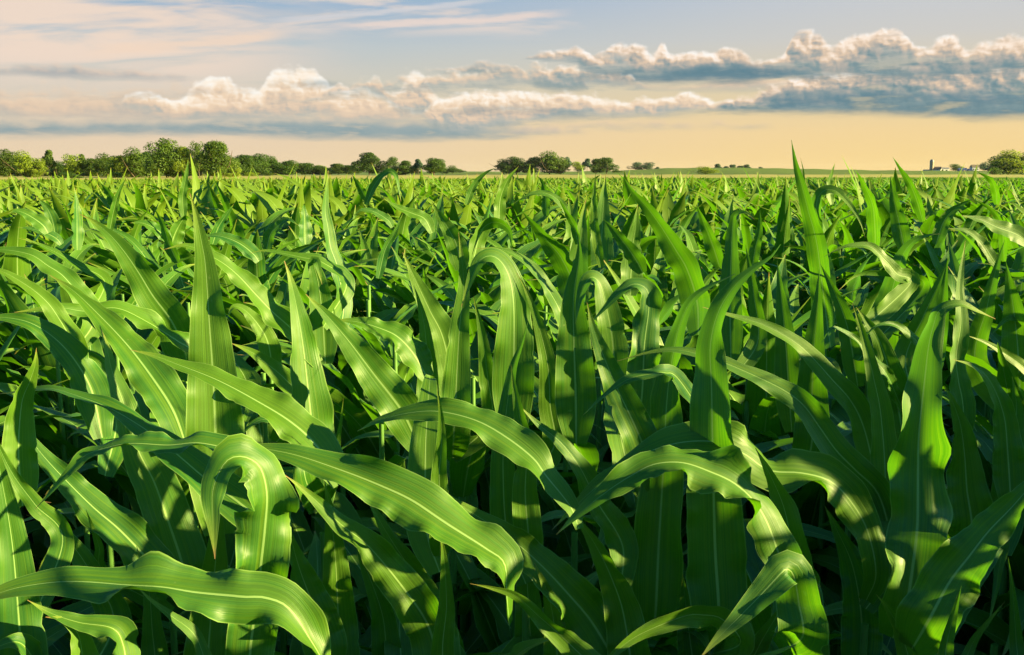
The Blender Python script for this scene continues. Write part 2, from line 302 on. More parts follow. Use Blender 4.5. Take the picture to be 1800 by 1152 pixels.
def ribbon(C, N, W, fold=.10, ruf=.10, seed=0, nx=9, curl=0.0, waves=3.4, bw=.50, bt=.22):
    """blade along the centre line C with upper-side normals N and full width W: V-folded, wavy-edged"""
    rs = np.random.RandomState(seed); n = len(C); t = np.linspace(0, 1, n)
    T = unit(np.gradient(C, axis=0)); N = unit(N - (N * T).sum(1, keepdims=True) * T); S = np.cross(N, T)
    prof = width_profile(t, bw, bt) * W; s = np.linspace(-1, 1, nx)
    ph = rs.rand(4) * 6.28; k = waves * (0.8 + .4 * rs.rand(2))
    env = np.sin(np.pi * np.clip(t * 1.06, 0, 1)) ** .8
    wl = (np.sin(6.283 * k[0] * t + ph[0]) + .5 * np.sin(6.283 * k[0] * 1.9 * t + ph[2])) * env + .30 * np.sin(6.283 * k[0] * 4.1 * t + ph[3]) * env * (.5 + .5 * np.sin(9 * t + ph[1]))
    wr = (np.sin(6.283 * k[1] * t + ph[1]) + .5 * np.sin(6.283 * k[1] * 2.2 * t + ph[3])) * env + .30 * np.sin(6.283 * k[1] * 4.3 * t + ph[2]) * env * (.5 + .5 * np.sin(8 * t + ph[0]))
    nick = [np.ones(n), np.ones(n)]
    if nx > 5:
        for q in range(rs.randint(0, 4)):
            c0, dep = rs.uniform(.2, .92), rs.uniform(.06, .26); nick[rs.randint(2)] *= 1 - dep * np.clip(1 - np.abs(t - c0) * (n - 1) / rs.uniform(.9, 2.2), 0, 1)
    V = []; UV = []
    for j in range(nx):
        a = abs(s[j]); wav = (wl if s[j] < 0 else wr)
        off = prof * .5 * (fold * 2 * (a ** 1.05) - fold * .8 + curl * a * a) + prof * ruf * (a ** 2.4) * wav
        inn = (1 - .25 * ruf * a * (1 + wav) * .5) * (nick[0 if s[j] < 0 else 1] if a > .7 else 1)
        V.append(C + S * (prof * .5 * s[j] * inn)[:, None] + N * off[:, None]); UV.append(np.stack([np.full(n, (s[j] + 1) / 2), t], 1))
    V = np.stack(V, 1).reshape(-1, 3); UV = np.stack(UV, 1).reshape(-1, 2)
    i, j = np.meshgrid(np.arange(n - 1), np.arange(nx - 1), indexing='ij'); b = (i * nx + j).ravel()
    return V, np.stack([b, b + 1, b + nx + 1, b + nx], 1), UV
def proc_leaf(rs, z0, az, L, W, lean, droop, n=20, nx=7, twist=.5, fold=.14, ruf=.12, base_r=.008):
    """a leaf leaving the stalk axis at height z0 toward azimuth az; lean = starting angle from the vertical; droop = how far it bends over"""
    th = lean + droop * np.linspace(0, 1, n) ** rs.uniform(1.3, 2.6)
    hz = np.array([math.cos(az), math.sin(az), 0]); up = np.array([0, 0, 1.0]); sd = np.array([-hz[1], hz[0], 0])
    swing = np.cumsum(np.full(n, rs.uniform(-.7, .7) / n)); st = L / (n - 1)
    d = np.sin(th)[:, None] * (hz * np.cos(swing)[:, None] + sd * np.sin(swing)[:, None]) + np.cos(th)[:, None] * up
    C = np.vstack([[0, 0, 0], np.cumsum(d[:-1] * st, axis=0)]) + np.array([0, 0, z0]) + hz * base_r
    N0 = np.cos(th)[:, None] * -(hz * np.cos(swing)[:, None] + sd * np.sin(swing)[:, None]) + np.sin(th)[:, None] * up
    S0 = np.cross(unit(d), N0); tw = rs.uniform(-1, 1) * twist * np.linspace(0, 1, n) ** 1.2 * 1.6
    N = N0 * np.cos(tw)[:, None] + S0 * np.sin(tw)[:, None]
    return ribbon(C, N, W, fold, ruf, rs.randint(1 << 30), nx)
def stalk_mesh(h, r0=.014, lean=(0, 0)):
    zs = np.array([-.03, 0, .1, .22, .36, .5, .64, .78, .9, 1.0]) * h; k = 8; V = []
    for i, z in enumerate(zs):
        r = r0 * (1 - .55 * max(z, 0) / h) * (1.12 if i % 2 else 1.0)
        for q in range(k):
            a = q * 6.2832 / k; V.append((r * math.cos(a) + lean[0] * z, r * .85 * math.sin(a) + lean[1] * z, z))
    Fq = [(i * k + q, i * k + (q + 1) % k, (i + 1) * k + (q + 1) % k, (i + 1) * k + q) for i in range(len(zs) - 1) for q in range(k)]
    return mesh_np('stalk', V, Fq, None, M_STALK)
def corn_leaves(rs, H=1.0, n=20, nx=7, low=True, wm=1.0):
    """list of (V, F, UV) for one plant about 1.45 H tall"""
    out = []; az0 = rs.uniform(0, 6.283); k = rs.randint(11, 14) if low else 8
    for i in range(k):
        f = i / (k - 1); f = f if low else .38 + .62 * f
        z0 = (.18 + .86 * f) * H; az = az0 + (i % 2) * math.pi + rs.normal(0, .45)
        # the wind leans the blades toward the left of the view
        if f > .3: az = az + .55 * math.sin(math.pi - az) * rs.uniform(.2, 1.0)
        L = (.50 + .42 * math.sin(math.pi * min(1, .18 + .75 * f))) * H * rs.uniform(.85, 1.15)
        if f > .9: L *= .78
        lean = R(rs.uniform(26, 46) * (1 - .62 * f)); droop = R(rs.uniform(60, 140) * (1.05 - .36 * f)) if rs.rand() < .85 else R(15)
        out.append(proc_leaf(rs, z0, az, L, wm * rs.uniform(.095, .130) * (1 - .15 * f), lean, droop, n, nx))
    return out
# ------------------------------------------------------------------ the front plants: every big blade by its own course
# plant: key -> (photo column of the stalk, metres from the camera, label)
PL = {
 'A': (385, 1.78, 'upright pale green corn plant with one tall broad blade left of the front centre'),
 'B': (562, 2.00, 'corn plant with a tall pointed blade striped by shadow, behind the long slanting leaf'),
 'C': (452, 1.50, 'corn plant whose ruffled dark leaf folds over and hangs down to a thin tip'),
 'D': (326, 1.85, 'corn plant holding teal green straight blades with white midribs, left of the tallest broad blade'),
 'E': (335, 2.30, 'corn plant with a wide slanting leaf lit gold on its right half'),
 'G': (42, 1.70, 'corn plant at the left edge with a needle tipped shaded blade'),
 'H': (585, 1.62, 'corn plant with a long narrow leaf slanting up left across the tall blade'),
 'I': (520, 1.36, 'corn plant with a broad twisted glossy leaf reaching the lower left edge'),
 'J': (897, 1.47, 'corn plant with the brightest broad arching leaf of the lower middle'),
 'K': (770, 1.64, 'corn plant with a square folded blade and a thin spike beside it'),
 'M': (738, 1.95, 'corn plant with a wide yellow green blade leaning left above the square folded one'),
 'N': (925, 1.68, 'corn plant with two pointed blades overlapping in the centre'),
 'O': (1030, 1.55, 'corn plant with a slim arched leaf bowing left and a torn pale tipped leaf below'),
 'P': (1095, 1.66, 'dark corn plant with a big white ribbed leaf and one lit patch'),
 'Q': (1152, 1.76, 'corn plant with a dark tapering blade left of its twin'),
 'S': (1264, 1.62, 'corn plant with a broad blade whose thin tip bends right'),
 'T': (1388, 1.44, 'corn plant with a pale leaf snapped over near the lower right'),
 'U': (1540, 1.66, 'corn plant with a long teal leaf bowing far left and bright backlit blade'),
 'X': (1592, 1.50, 'corn plant with the broad dark wavy edged blade at the right'),
 'Y': (1692, 1.80, 'corn plant with a narrow sunlit blade rising behind the wavy dark one'),
 'Z': (1778, 1.70, 'bright backlit corn plant at the right edge'),
 'AA': (1628, 1.38, 'corn plant with a thick ribbed leaf slanting to the lower right edge'),
 'AB': (1585, 1.95, 'corn plant with curling thin leaves behind the backlit blade'),
 'AC': (285, 1.78, 'corn plant with a broad leaf half lit yellow behind the left edge blade'),
 'AD': (215, 1.50, 'corn plant with shaded low leaves in the lower left'),
 'AE': (28, 1.52, 'dark corn plant filling the lower left corner'),
 'AF': (795, 2.20, 'corn plant with three shaded upright blades in the middle'),
 'AG': (905, 2.12, 'corn plant whose broad dark leaf arches over to a hanging yellow tip'),
 'AH': (1012, 2.00, 'corn plant with one straight tall shaded blade in the middle'),
 'AI': (1100, 1.95, 'corn plant with a rumpled shaded leaf folding to a pale curled tip'),
 'AJ': (995, 2.55, 'corn plant with a slanting leaf lit cream along one side'),
 'AK': (750, 2.10, 'corn plant with a flat teal leaf in the shade'),
 'AL': (1400, 2.10, 'corn plant with three pointed shaded blades side by side'),
 'AM': (1500, 2.15, 'corn plant with thin arched leaves catching the sun'),
 'AN': (1452, 2.50, 'tallest corn plant, its blade rising above the horizon'),
 'AO': (1552, 2.30, 'corn plant with a curved upright leaf glowing green'),
 'AP': (1630, 2.00, 'corn plant with two slanting shaded blades behind the curled thin leaves'),
 'AQ': (1785, 2.10, 'shaded corn plant close to the right edge in the second row'),
 'AR': (140, 2.20, 'corn plant with smooth arching pale leaves at the left edge'),
 'AS': (180, 1.95, 'corn plant with two parallel drooping dark leaves on the left'),
 'AT': (485, 2.15, 'corn plant with a small curled leaf and a half shaded flat leaf'),
 'AU': (575, 2.40, 'corn plant with a square folded dark leaf in the second row'),
 'AV': (600, 2.55, 'corn plant with one narrow cream lit upright blade'),
 'AW': (1222, 2.15, 'corn plant with a long slanting blade split into green and cream halves'),
 'AX': (1287, 2.10, 'corn plant with a dark truncated blade folded to the right'),
 'AY': (1437, 2.90, 'corn plant with a pale leaf drooping right beneath the tallest blade'),
}
# leaf: (plant, visible full width in photo pixels, [photo pixels base -> tip], roll (deg, or list base -> tip; >0 turns the upper side up), opts)
HL = [
 ('A', 102, [(386, 940), (380, 800), (375, 678), (368, 574), (361, 469), (354, 425), (345, 380), (334, 340)], [-5, 5, 10, 5], dict(ruf=.05, dt=.0)),
 ('B', 80, [(562, 900), (551, 765), (542, 678), (531, 591), (514, 504), (500, 459)], [-22, -25, -20], dict(ruf=.04)),
 ('B', 44, [(558, 640), (520, 585), (480, 548), (451, 518), (417, 482), (382, 456), (330, 432), (287, 439)], 35, dict(ruf=.08, dt=-.1)),
 ('H', 60, [(600, 850), (559, 785), (514, 742), (451, 703), (382, 667), (312, 640), (270, 625), (228, 615)], [25, 40, 45], dict(ruf=.05, dt=.0)),
 ('E', 70, [(325, 620), (302, 567), (268, 520), (245, 482), (220, 445), (195, 415), (165, 390), (141, 377)], [-20, -10, 0], dict(ruf=.05, dt=-.05)),
 ('E', 48, [(370, 660), (342, 618), (312, 598), (260, 565), (205, 541), (150, 547), (100, 541), (20, 550)], [30, 30, 65, 20, 40], dict(ruf=.1, dt=-.2)),
 ('D', 72, [(330, 790), (306, 723), (271, 667), (226, 608), (176, 555), (130, 512), (88, 484)], [15, 20, 30], dict(ruf=.06, dt=.1)),
 ('D', 86, [(326, 1010), (316, 974), (295, 912), (271, 846), (243, 790), (219, 712), (198, 655), (187, 608), (175, 572)], [10, 15, 20], dict(ruf=.04, dt=-.02)),
 ('G', 62, [(40, 890), (33, 800), (38, 712), (52, 672), (62, 640), (64, 612)], -10, dict(ruf=.04)),
 ('C', 58, [(455, 925), (425, 887), (368, 846), (320, 805), (285, 775), (243, 745), (194, 717), (139, 696), (87, 682), (31, 689), (-5, 693)], [5, 5, 20, 50, 58, 50], dict(ruf=.07, dt=.12, dd=.12)),
 ('C', 34, [(450, 815), (425, 790), (399, 786), (347, 777), (295, 781), (222, 779), (156, 797), (132, 818), (104, 849), (61, 896)], [50, 55, 58, 45, 30], dict(ruf=.10, dt=-.05)),
 ('C', 100, [(440, 1170), (451, 1060), (458, 1000), (466, 930), (470, 870), (460, 825), (440, 806), (415, 802), (396, 812), (381, 838), (373, 868), (374, 908), (378, 983)], [0, 0, 0, 0, 10, 30, 30, 15, 10], dict(ruf=.15, dt=-.12, waves=5.5, fold=.05, bw=.75, bt=.52)),
 ('J', 88, [(893, 1050), (889, 990), (855, 962), (784, 918), (725, 879), (669, 853), (600, 826), (514, 798), (440, 787), (398, 792)], [75, 65, 20, 15, 20, 30], dict(ruf=.11, dt=.03, waves=3, bw=.28, bt=.42)),
 ('K', 88, [(772, 1175), (752, 1100), (710, 1035), (650, 962), (600, 922), (555, 880), (520, 850), (500, 835)], [0, -10, 15, 20], dict(ruf=.16, dt=-.05, waves=4)),
 ('I', 82, [(572, 1180), (540, 1112), (505, 1066), (464, 1050), (425, 1049), (347, 1040), (290, 1030), (229, 1026), (139, 1021), (69, 1026), (0, 1042), (-80, 1080)], [70, 65, 55, 10, 0, 45, 58, 25, 15, 25], dict(ruf=.14, dt=-.08, waves=2.6, bw=.10, bt=.52)),
 ('AE', 95, [(45, 1260), (34, 1100), (22, 960), (4, 850), (-20, 740)], 0, dict(ruf=.06)),
 ('AD', 62, [(228, 1200), (218, 1135), (198, 1104), (140, 1094), (90, 1078), (48, 1055)], [30, 30, 20], dict(ruf=.1)),
 ('AD', 118, [(150, 1290), (148, 1200), (140, 1120), (110, 1090), (80, 1085)], [0, 10, 40], dict(ruf=.08)),
 ('AE', 60, [(78, 1200), (55, 1150), (30, 1128), (-10, 1140), (-60, 1170)], [20, 40, 30], dict(dt=-.1)),
 ('AC', 76, [(275, 1000), (215, 935), (165, 892), (115, 843), (75, 800), (45, 760), (20, 730)], [20, 15, 10], dict(ruf=.10, dt=-.02)),
 ('AE', 44, [(110, 950), (62, 888), (25, 838), (0, 790), (-20, 740)], 10, dict(dd=.15)),
 ('AC', 30, [(186, 1010), (174, 960), (160, 920), (151, 896)], 0, dict(ruf=.03)),
 ('H', 80, [(585, 1180), (552, 1070), (527, 1000), (513, 950), (512, 930)], [0, 20], dict(ruf=.08, dd=.08)),
 ('M', 74, [(738, 790), (708, 725), (655, 655), (612, 598), (572, 552), (537, 517)], [0, 5, 15], dict(ruf=.06, dt=-.05)),
 ('K', 70, [(750, 930), (748, 800), (752, 720), (755, 678), (756, 664), (757, 672), (758, 700)], [0, 0, 0, 0], dict(ruf=.03, dd=.06, dt=.16, fold=.03)),
 ('K', 42, [(775, 930), (772, 840), (776, 780), (775, 730), (768, 683)], 5, dict(ruf=.04, dd=-.06)),
 ('O', 58, [(1018, 930), (1004, 891), (961, 836), (937, 804), (888, 766), (836, 738), (774, 723), (722, 725), (669, 738), (628, 758)], [45, 30, 25, 35], dict(ruf=.08, dt=.05, bw=.3, bt=.4)),
 ('N', 52, [(892, 940), (884, 830), (888, 740), (900, 655), (917, 605), (928, 567)], [0, 10, 30], dict(ruf=.04, dd=.08)),
 ('N', 52, [(930, 960), (923, 870), (925, 800), (914, 735), (905, 684), (898, 640)], [0, 5, 10], dict(ruf=.04)),
 ('P', 96, [(1088, 1180), (1045, 1100), (1000, 1045), (950, 992), (895, 944), (840, 908), (798, 880), (768, 855)], [0, 10, 20], dict(ruf=.12, dt=-.02)),
 ('P', 52, [(1095, 960), (1052, 885), (1020, 822), (985, 777), (945, 745), (912, 712)], 20, dict(ruf=.07, dd=.08)),
 ('T', 76, [(1384, 1040), (1362, 950), (1335, 890), (1295, 850), (1250, 828), (1200, 812), (1150, 815), (1110, 835), (1069, 862), (1017, 903), (978, 940)], [-10, 10, 50, 35, 25, 15], dict(ruf=.16, dt=-.03, dd=.1, waves=4, bw=.35, bt=.5)),
 ('U', 68, [(1540, 1010), (1526, 935), (1497, 882), (1460, 845), (1410, 830), (1353, 825), (1310, 797), (1260, 776), (1200, 776), (1140, 793), (1090, 823), (1034, 868), (970, 932)], [0, 15, 40, 35, 40, 30], dict(ruf=.14, dt=-.08, waves=4, bw=.35, bt=.5)),
 ('P', 86, [(1108, 1180), (1096, 1082), (1076, 1020), (1050, 965), (1022, 922), (1002, 903)], [0, 10, 20], dict(ruf=.07, dd=-.02)),
 ('O', 64, [(1062, 1200), (1000, 1132), (947, 1084), (906, 1048), (865, 1034), (826, 1026)], [10, 20, 30], dict(ruf=.14, dd=-.12)),
 ('S', 60, [(1300, 1130), (1270, 1090), (1235, 1082), (1200, 1085), (1121, 1118), (1076, 1152), (1030, 1195)], [60, 40, 25, 20], dict(ruf=.1, dd=-.16)),
 ('Q', 66, [(1152, 860), (1131, 785), (1114, 744), (1086, 685), (1065, 636), (1044, 580), (1032, 532)], 5, dict(ruf=.05)),
 ('S', 27, [(1195, 668), (1170, 655), (1149, 656), (1103, 667), (1058, 699), (1025, 730)], 45, dict(ruf=.05, dd=.06)),
 ('Q', 88, [(1152, 1085), (1158, 950), (1165, 830), (1172, 700), (1183, 620), (1195, 570), (1214, 530), (1245, 505), (1292, 482)], [-12, 8, 20, 40], dict(ruf=.09)),
 ('S', 106, [(1264, 1090), (1257, 950), (1252, 780), (1250, 678), (1248, 608), (1262, 549), (1290, 504), (1324, 473), (1355, 452), (1372, 430)], [5, -12, 10, 20, 35], dict(ruf=.09)),
 ('AF', 66, [(805, 720), (781, 600), (756, 546), (728, 487), (708, 444)], 10, dict(ruf=.04)),
 ('AF', 44, [(756, 720), (752, 643), (746, 574), (735, 525), (727, 502)], 0, dict(ruf=.03, dd=-.06)),
 ('AF', 58, [(798, 760), (804, 643), (808, 574), (815, 504), (810, 440), (806, 408)], 0, dict(ruf=.04, dd=-.1)),
 ('AG', 74, [(903, 770), (902, 680), (904, 600), (903, 522), (892, 476), (870, 451), (845, 456), (828, 490), (818, 518), (811, 540)], [0, 0, 5, 40, 30, 10], dict(ruf=.04, dt=-.1)),
 ('AF', 42, [(862, 740), (857, 664), (848, 591), (838, 545), (832, 522)], 5, dict(ruf=.03, dd=.02)),
 ('AG', 46, [(972, 790), (967, 712), (962, 636), (942, 556), (922, 505), (908, 480)], 0, dict(ruf=.03)),
 ('AH', 74, [(1013, 780), (1012, 695), (1009, 608), (1008, 522), (1018, 452), (1017, 412)], [0, 0, 20], dict(ruf=.04)),
 ('AI', 50, [(1082, 680), (1077, 600), (1066, 539), (1054, 497), (1036, 488), (1020, 520), (1011, 570)], [0, 5, 40, 10], dict(ruf=.03)),
 ('AI', 62, [(1125, 720), (1133, 610), (1141, 545), (1138, 510), (1114, 499), (1086, 517), (1060, 545), (1037, 570)], [0, 0, 30, 30], dict(ruf=.12, dd=-.05)),
 ('AJ', 30, [(990, 560), (965, 510), (940, 475), (915, 453), (878, 438), (835, 437)], 40, dict(ruf=.04, dd=-.2)),
 ('AJ', 50, [(1008, 510), (988, 458), (964, 427), (938, 395), (917, 371)], -32, dict(ruf=.04)),
 ('AK', 48, [(752, 665), (728, 622), (700, 592), (669, 577), (630, 566), (588, 562)], 30, dict(ruf=.08)),
 ('AB', 47, [(1545, 850), (1520, 755), (1497, 706), (1464, 668), (1426, 626), (1391, 597), (1339, 570), (1280, 553), (1235, 540)], [10, 25, 35], dict(ruf=.06, dt=-.05)),
 ('U', 58, [(1572, 1000), (1563, 930), (1542, 866), (1505, 828), (1470, 792), (1443, 754), (1415, 715), (1385, 690), (1339, 666), (1269, 636), (1200, 616), (1150, 618), (1085, 635)], [0, 10, -10, 10, 25, 35, 45], dict(ruf=.09, dt=.0, dd=.05)),
 ('AL', 48, [(1392, 760), (1386, 680), (1380, 591), (1373, 522), (1366, 458)], 0, dict(ruf=.03)),
 ('AL', 64, [(1425, 790), (1427, 700), (1430, 615), (1437, 539), (1440, 474)], 5, dict(ruf=.04, dd=-.05)),
 ('AM', 40, [(1508, 680), (1495, 600), (1485, 560), (1467, 515), (1442, 464)], 0, dict(ruf=.03)),
 ('AN', 42, [(1452, 560), (1443, 490), (1437, 440), (1430, 405), (1420, 370), (1410, 330), (1399, 290), (1391, 246)], [-40, -28, -10], dict(ruf=.04)),
 ('AN', 20, [(1440, 420), (1422, 380), (1414, 330), (1412, 300), (1407, 278)], 10, dict(ruf=.04, dd=.1)),
 ('AO', 52, [(1548, 660), (1553, 575), (1568, 510), (1585, 452), (1606, 424), (1632, 414), (1655, 411)], [0, 5, 30, 50], dict(ruf=.04)),
 ('AM', 30, [(1600, 500), (1578, 482), (1557, 458), (1530, 434), (1495, 432), (1470, 440), (1448, 452)], [10, 30, 45], dict(ruf=.06)),
 ('AM', 28, [(1620, 510), (1596, 487), (1547, 480), (1506, 484), (1474, 511)], 40, dict(ruf=.06, dd=.1)),
 ('U', 52, [(1556, 880), (1550, 740), (1535, 660), (1519, 594), (1508, 560), (1498, 533)], [-15, -20, -10], dict(ruf=.04, dd=.06)),
 ('AB', 56, [(1592, 790), (1575, 695), (1561, 643), (1544, 595), (1520, 560), (1505, 540)], 10, dict(ruf=.05)),
 ('AB', 22, [(1640, 640), (1622, 612), (1600, 588), (1575, 572), (1553, 570), (1533, 579), (1509, 606)], 35, dict(ruf=.12, dd=-.15)),
 ('AB', 20, [(1560, 660), (1530, 625), (1505, 597), (1480, 580), (1460, 578), (1443, 606)], 35, dict(ruf=.12, dd=-.1)),
 ('X', 104, [(1592, 1075), (1605, 995), (1612, 926), (1614, 830), (1616, 760), (1624, 678), (1632, 608), (1642, 567), (1652, 545), (1686, 534), (1721, 548), (1750, 561)], [0, -22, 12, -18, 14, 30, 55], dict(ruf=.24, waves=3.1, dt=.06, fold=.06)),
 ('Y', 34, [(1697, 790), (1694, 712), (1686, 670), (1682, 626), (1690, 567), (1687, 504), (1697, 424)], [-45, -45, -40, -30], dict(ruf=.05)),
 ('AP', 32, [(1645, 620), (1655, 560), (1658, 522), (1664, 470), (1666, 455)], 0, dict(ruf=.03)),
 ('AP', 52, [(1592, 640), (1622, 560), (1645, 510), (1662, 470), (1669, 452)], -10, dict(ruf=.03, dd=.1)),
 ('Z', 50, [(1778, 900), (1772, 800), (1765, 730), (1742, 672), (1714, 645), (1675, 632)], [0, 10, 30, 45], dict(ruf=.07)),
 ('Z', 60, [(1768, 900), (1776, 800), (1787, 725), (1784, 690), (1779, 662)], -10, dict(ruf=.04, dd=.06)),
 ('AQ', 28, [(1840, 600), (1800, 568), (1770, 562), (1742, 590)], 40, dict(ruf=.06)),
 ('AQ', 62, [(1795, 720), (1788, 600), (1778, 520), (1768, 460)], 0, dict(ruf=.04)),
 ('AQ', 46, [(1715, 640), (1735, 540), (1752, 470), (1766, 422)], 0, dict(ruf=.04, dd=.1)),
 ('AQ', 28, [(1830, 680), (1805, 650), (1770, 624), (1735, 603), (1700, 590)], 20, dict(ruf=.04, dd=-.1)),
 ('AA', 104, [(1632, 1090), (1668, 1024), (1703, 978), (1738, 933), (1775, 895), (1815, 850), (1860, 800)], [10, 10, 15], dict(ruf=.13, dt=-.02)),
 ('AA', 42, [(1752, 960), (1754, 1010), (1746, 1060), (1736, 1104)], -20, dict(ruf=.05, dd=.2)),
 ('T', 92, [(1410, 1120), (1404, 1060), (1396, 1015), (1386, 1001), (1376, 1005), (1345, 1038), (1302, 1082), (1262, 1122), (1228, 1160)], [0, 0, 10, 0, -5, 5], dict(ruf=.12, dt=-.06, dd=-.17, fold=.03, bw=.6, bt=.45)),
 ('T', 62, [(1295, 1230), (1330, 1145), (1358, 1095), (1385, 1050)], -10, dict(ruf=.05, dd=.06)),
 ('Y', 84, [(1708, 940), (1700, 860), (1696, 800), (1688, 745), (1672, 700), (1660, 680)], [0, -10, -20], dict(ruf=.10, dd=-.04)),
 ('AR', 40, [(165, 560), (118, 492), (83, 466), (52, 447), (0, 439), (-50, 447)], 25, dict(ruf=.06)),
 ('AR', 26, [(185, 500), (136, 466), (110, 450), (87, 438), (60, 426), (33, 419)], 35, dict(ruf=.05, dd=.1)),
 ('AR', 44, [(130, 610), (97, 549), (69, 518), (35, 494), (0, 476), (-40, 470)], 20, dict(ruf=.06, dd=-.12)),
 ('AS', 62, [(180, 770), (163, 690), (134, 636), (97, 595), (52, 567), (0, 558), (-40, 566)], 15, dict(ruf=.07)),
 ('AS', 50, [(205, 740), (182, 660), (150, 629), (115, 598), (80, 577), (45, 566)], 15, dict(ruf=.07, dd=.1)),
 ('AT', 38, [(480, 660), (472, 605), (455, 572), (430, 545), (410, 540), (399, 560)], [0, 15, 40], dict(ruf=.05)),
 ('AT', 60, [(545, 720), (503, 668), (470, 640), (440, 618), (405, 603)], 15, dict(ruf=.06, dd=-.05)),
 ('AU', 50, [(572, 640), (567, 560), (560, 500), (551, 463), (557, 462), (566, 500)], [0, 0, 10], dict(ruf=.04)),
 ('AU', 26, [(610, 500), (569, 462), (530, 452), (470, 441), (438, 446)], 45, dict(ruf=.05, dd=.05)),
 ('AV', 30, [(605, 540), (594, 470), (582, 435), (577, 400), (572, 372), (574, 337), (577, 300)], [-48, -42, -30], dict(ruf=.04)),
 ('AW', 52, [(1224, 530), (1207, 475), (1187, 440), (1162, 400), (1137, 365), (1112, 337), (1096, 311)], -30, dict(ruf=.04)),
 ('AX', 44, [(1285, 640), (1283, 520), (1285, 450), (1288, 395), (1292, 377), (1309, 373), (1327, 386)], [0, 0, 20], dict(ruf=.03)),
 ('AX', 32, [(1332, 600), (1325, 520), (1318, 470), (1310, 430)], 0, dict(ruf=.03)),
 ('AY', 24, [(1436, 430), (1435, 360), (1446, 337), (1465, 334), (1484, 348), (1502, 371), (1513, 392), (1521, 418)], [0, 20, 30, 20], dict(ruf=.05)),
 # shaded lower blades
 ('A', 104, [(366, 1230), (370, 1090), (379, 985), (384, 905), (385, 860)], 0, dict(ruf=.06, dd=-.06)),
 ('K', 62, [(792, 1180), (762, 1075), (722, 1002), (682, 940), (655, 892), (638, 858)], [0, 10, 20], dict(ruf=.12, dd=.1)),
 ('H', 74, [(596, 1130), (590, 990), (581, 905), (570, 842)], 0, dict(ruf=.06, dd=.16)),
 ('J', 52, [(786, 1190), (785, 1060), (780, 975), (772, 930)], 0, dict(ruf=.05, dd=.1)),
 ('T', 112, [(1404, 1140), (1396, 1010), (1381, 905), (1352, 832), (1328, 788)], [0, 5, 20], dict(ruf=.12, dd=.16)),
 ('X', 62, [(1606, 1220), (1588, 1125), (1562, 1072), (1540, 1045)], 10, dict(ruf=.1, dd=-.05)),
 ('AA', 48, [(1652, 1230), (1664, 1135), (1680, 1068), (1690, 1030)], -10, dict(ruf=.05, dd=-.05)),
 ('Z', 56, [(1688, 1210), (1708, 1135), (1738, 1092), (1766, 1058)], 10, dict(ruf=.08, dd=-.2)),
 ('Z', 54, [(1792, 1230), (1786, 1125), (1780, 1040), (1772, 980)], 0, dict(ruf=.06, dd=-.2)),
 ('AE', 72, [(196, 1110), (163, 1015), (122, 952), (82, 910), (42, 880)], 10, dict(ruf=.08, dd=.22)),
 ('A', 60, [(376, 1200), (345, 1120), (300, 1082), (262, 1052), (238, 1028)], [10, 25, 30], dict(ruf=.1, dd=-.22)),
 ('B', 48, [(540, 850), (529, 792), (506, 753), (470, 737), (440, 748), (411, 784)], [0, 5, 40, 45], dict(ruf=.05, dd=-.14)),
 ('B', 20, [(590, 840), (594, 780), (600, 735), (604, 700)], 0, dict(ruf=.03, dd=-.1)),
 ('Q', 70, [(1128, 1190), (1120, 1080), (1110, 990), (1098, 930), (1085, 890)], 0, dict(ruf=.08, dd=.12)),
 ('N', 64, [(935, 1190), (930, 1080), (922, 980), (905, 900)], 0, dict(ruf=.06, dd=.1)),
 ('M', 66, [(690, 1190), (672, 1080), (640, 990), (618, 930)], 5, dict(ruf=.08, dd=-.05)),
 ('U', 72, [(1508, 1200), (1515, 1100), (1500, 1000), (1470, 930), (1450, 890)], 0, dict(ruf=.14, dd=.1)),
 ('S', 60, [(1230, 1240), (1215, 1140), (1205, 1060), (1200, 1010)], 0, dict(ruf=.08, dd=.1)),
 ('O', 70, [(985, 1240), (978, 1130), (965, 1050), (940, 990)], 5, dict(ruf=.08, dd=.12)),
 ('D', 70, [(290, 1240), (270, 1130), (262, 1040), (240, 960)], 5, dict(ruf=.07, dd=-.1)),
]
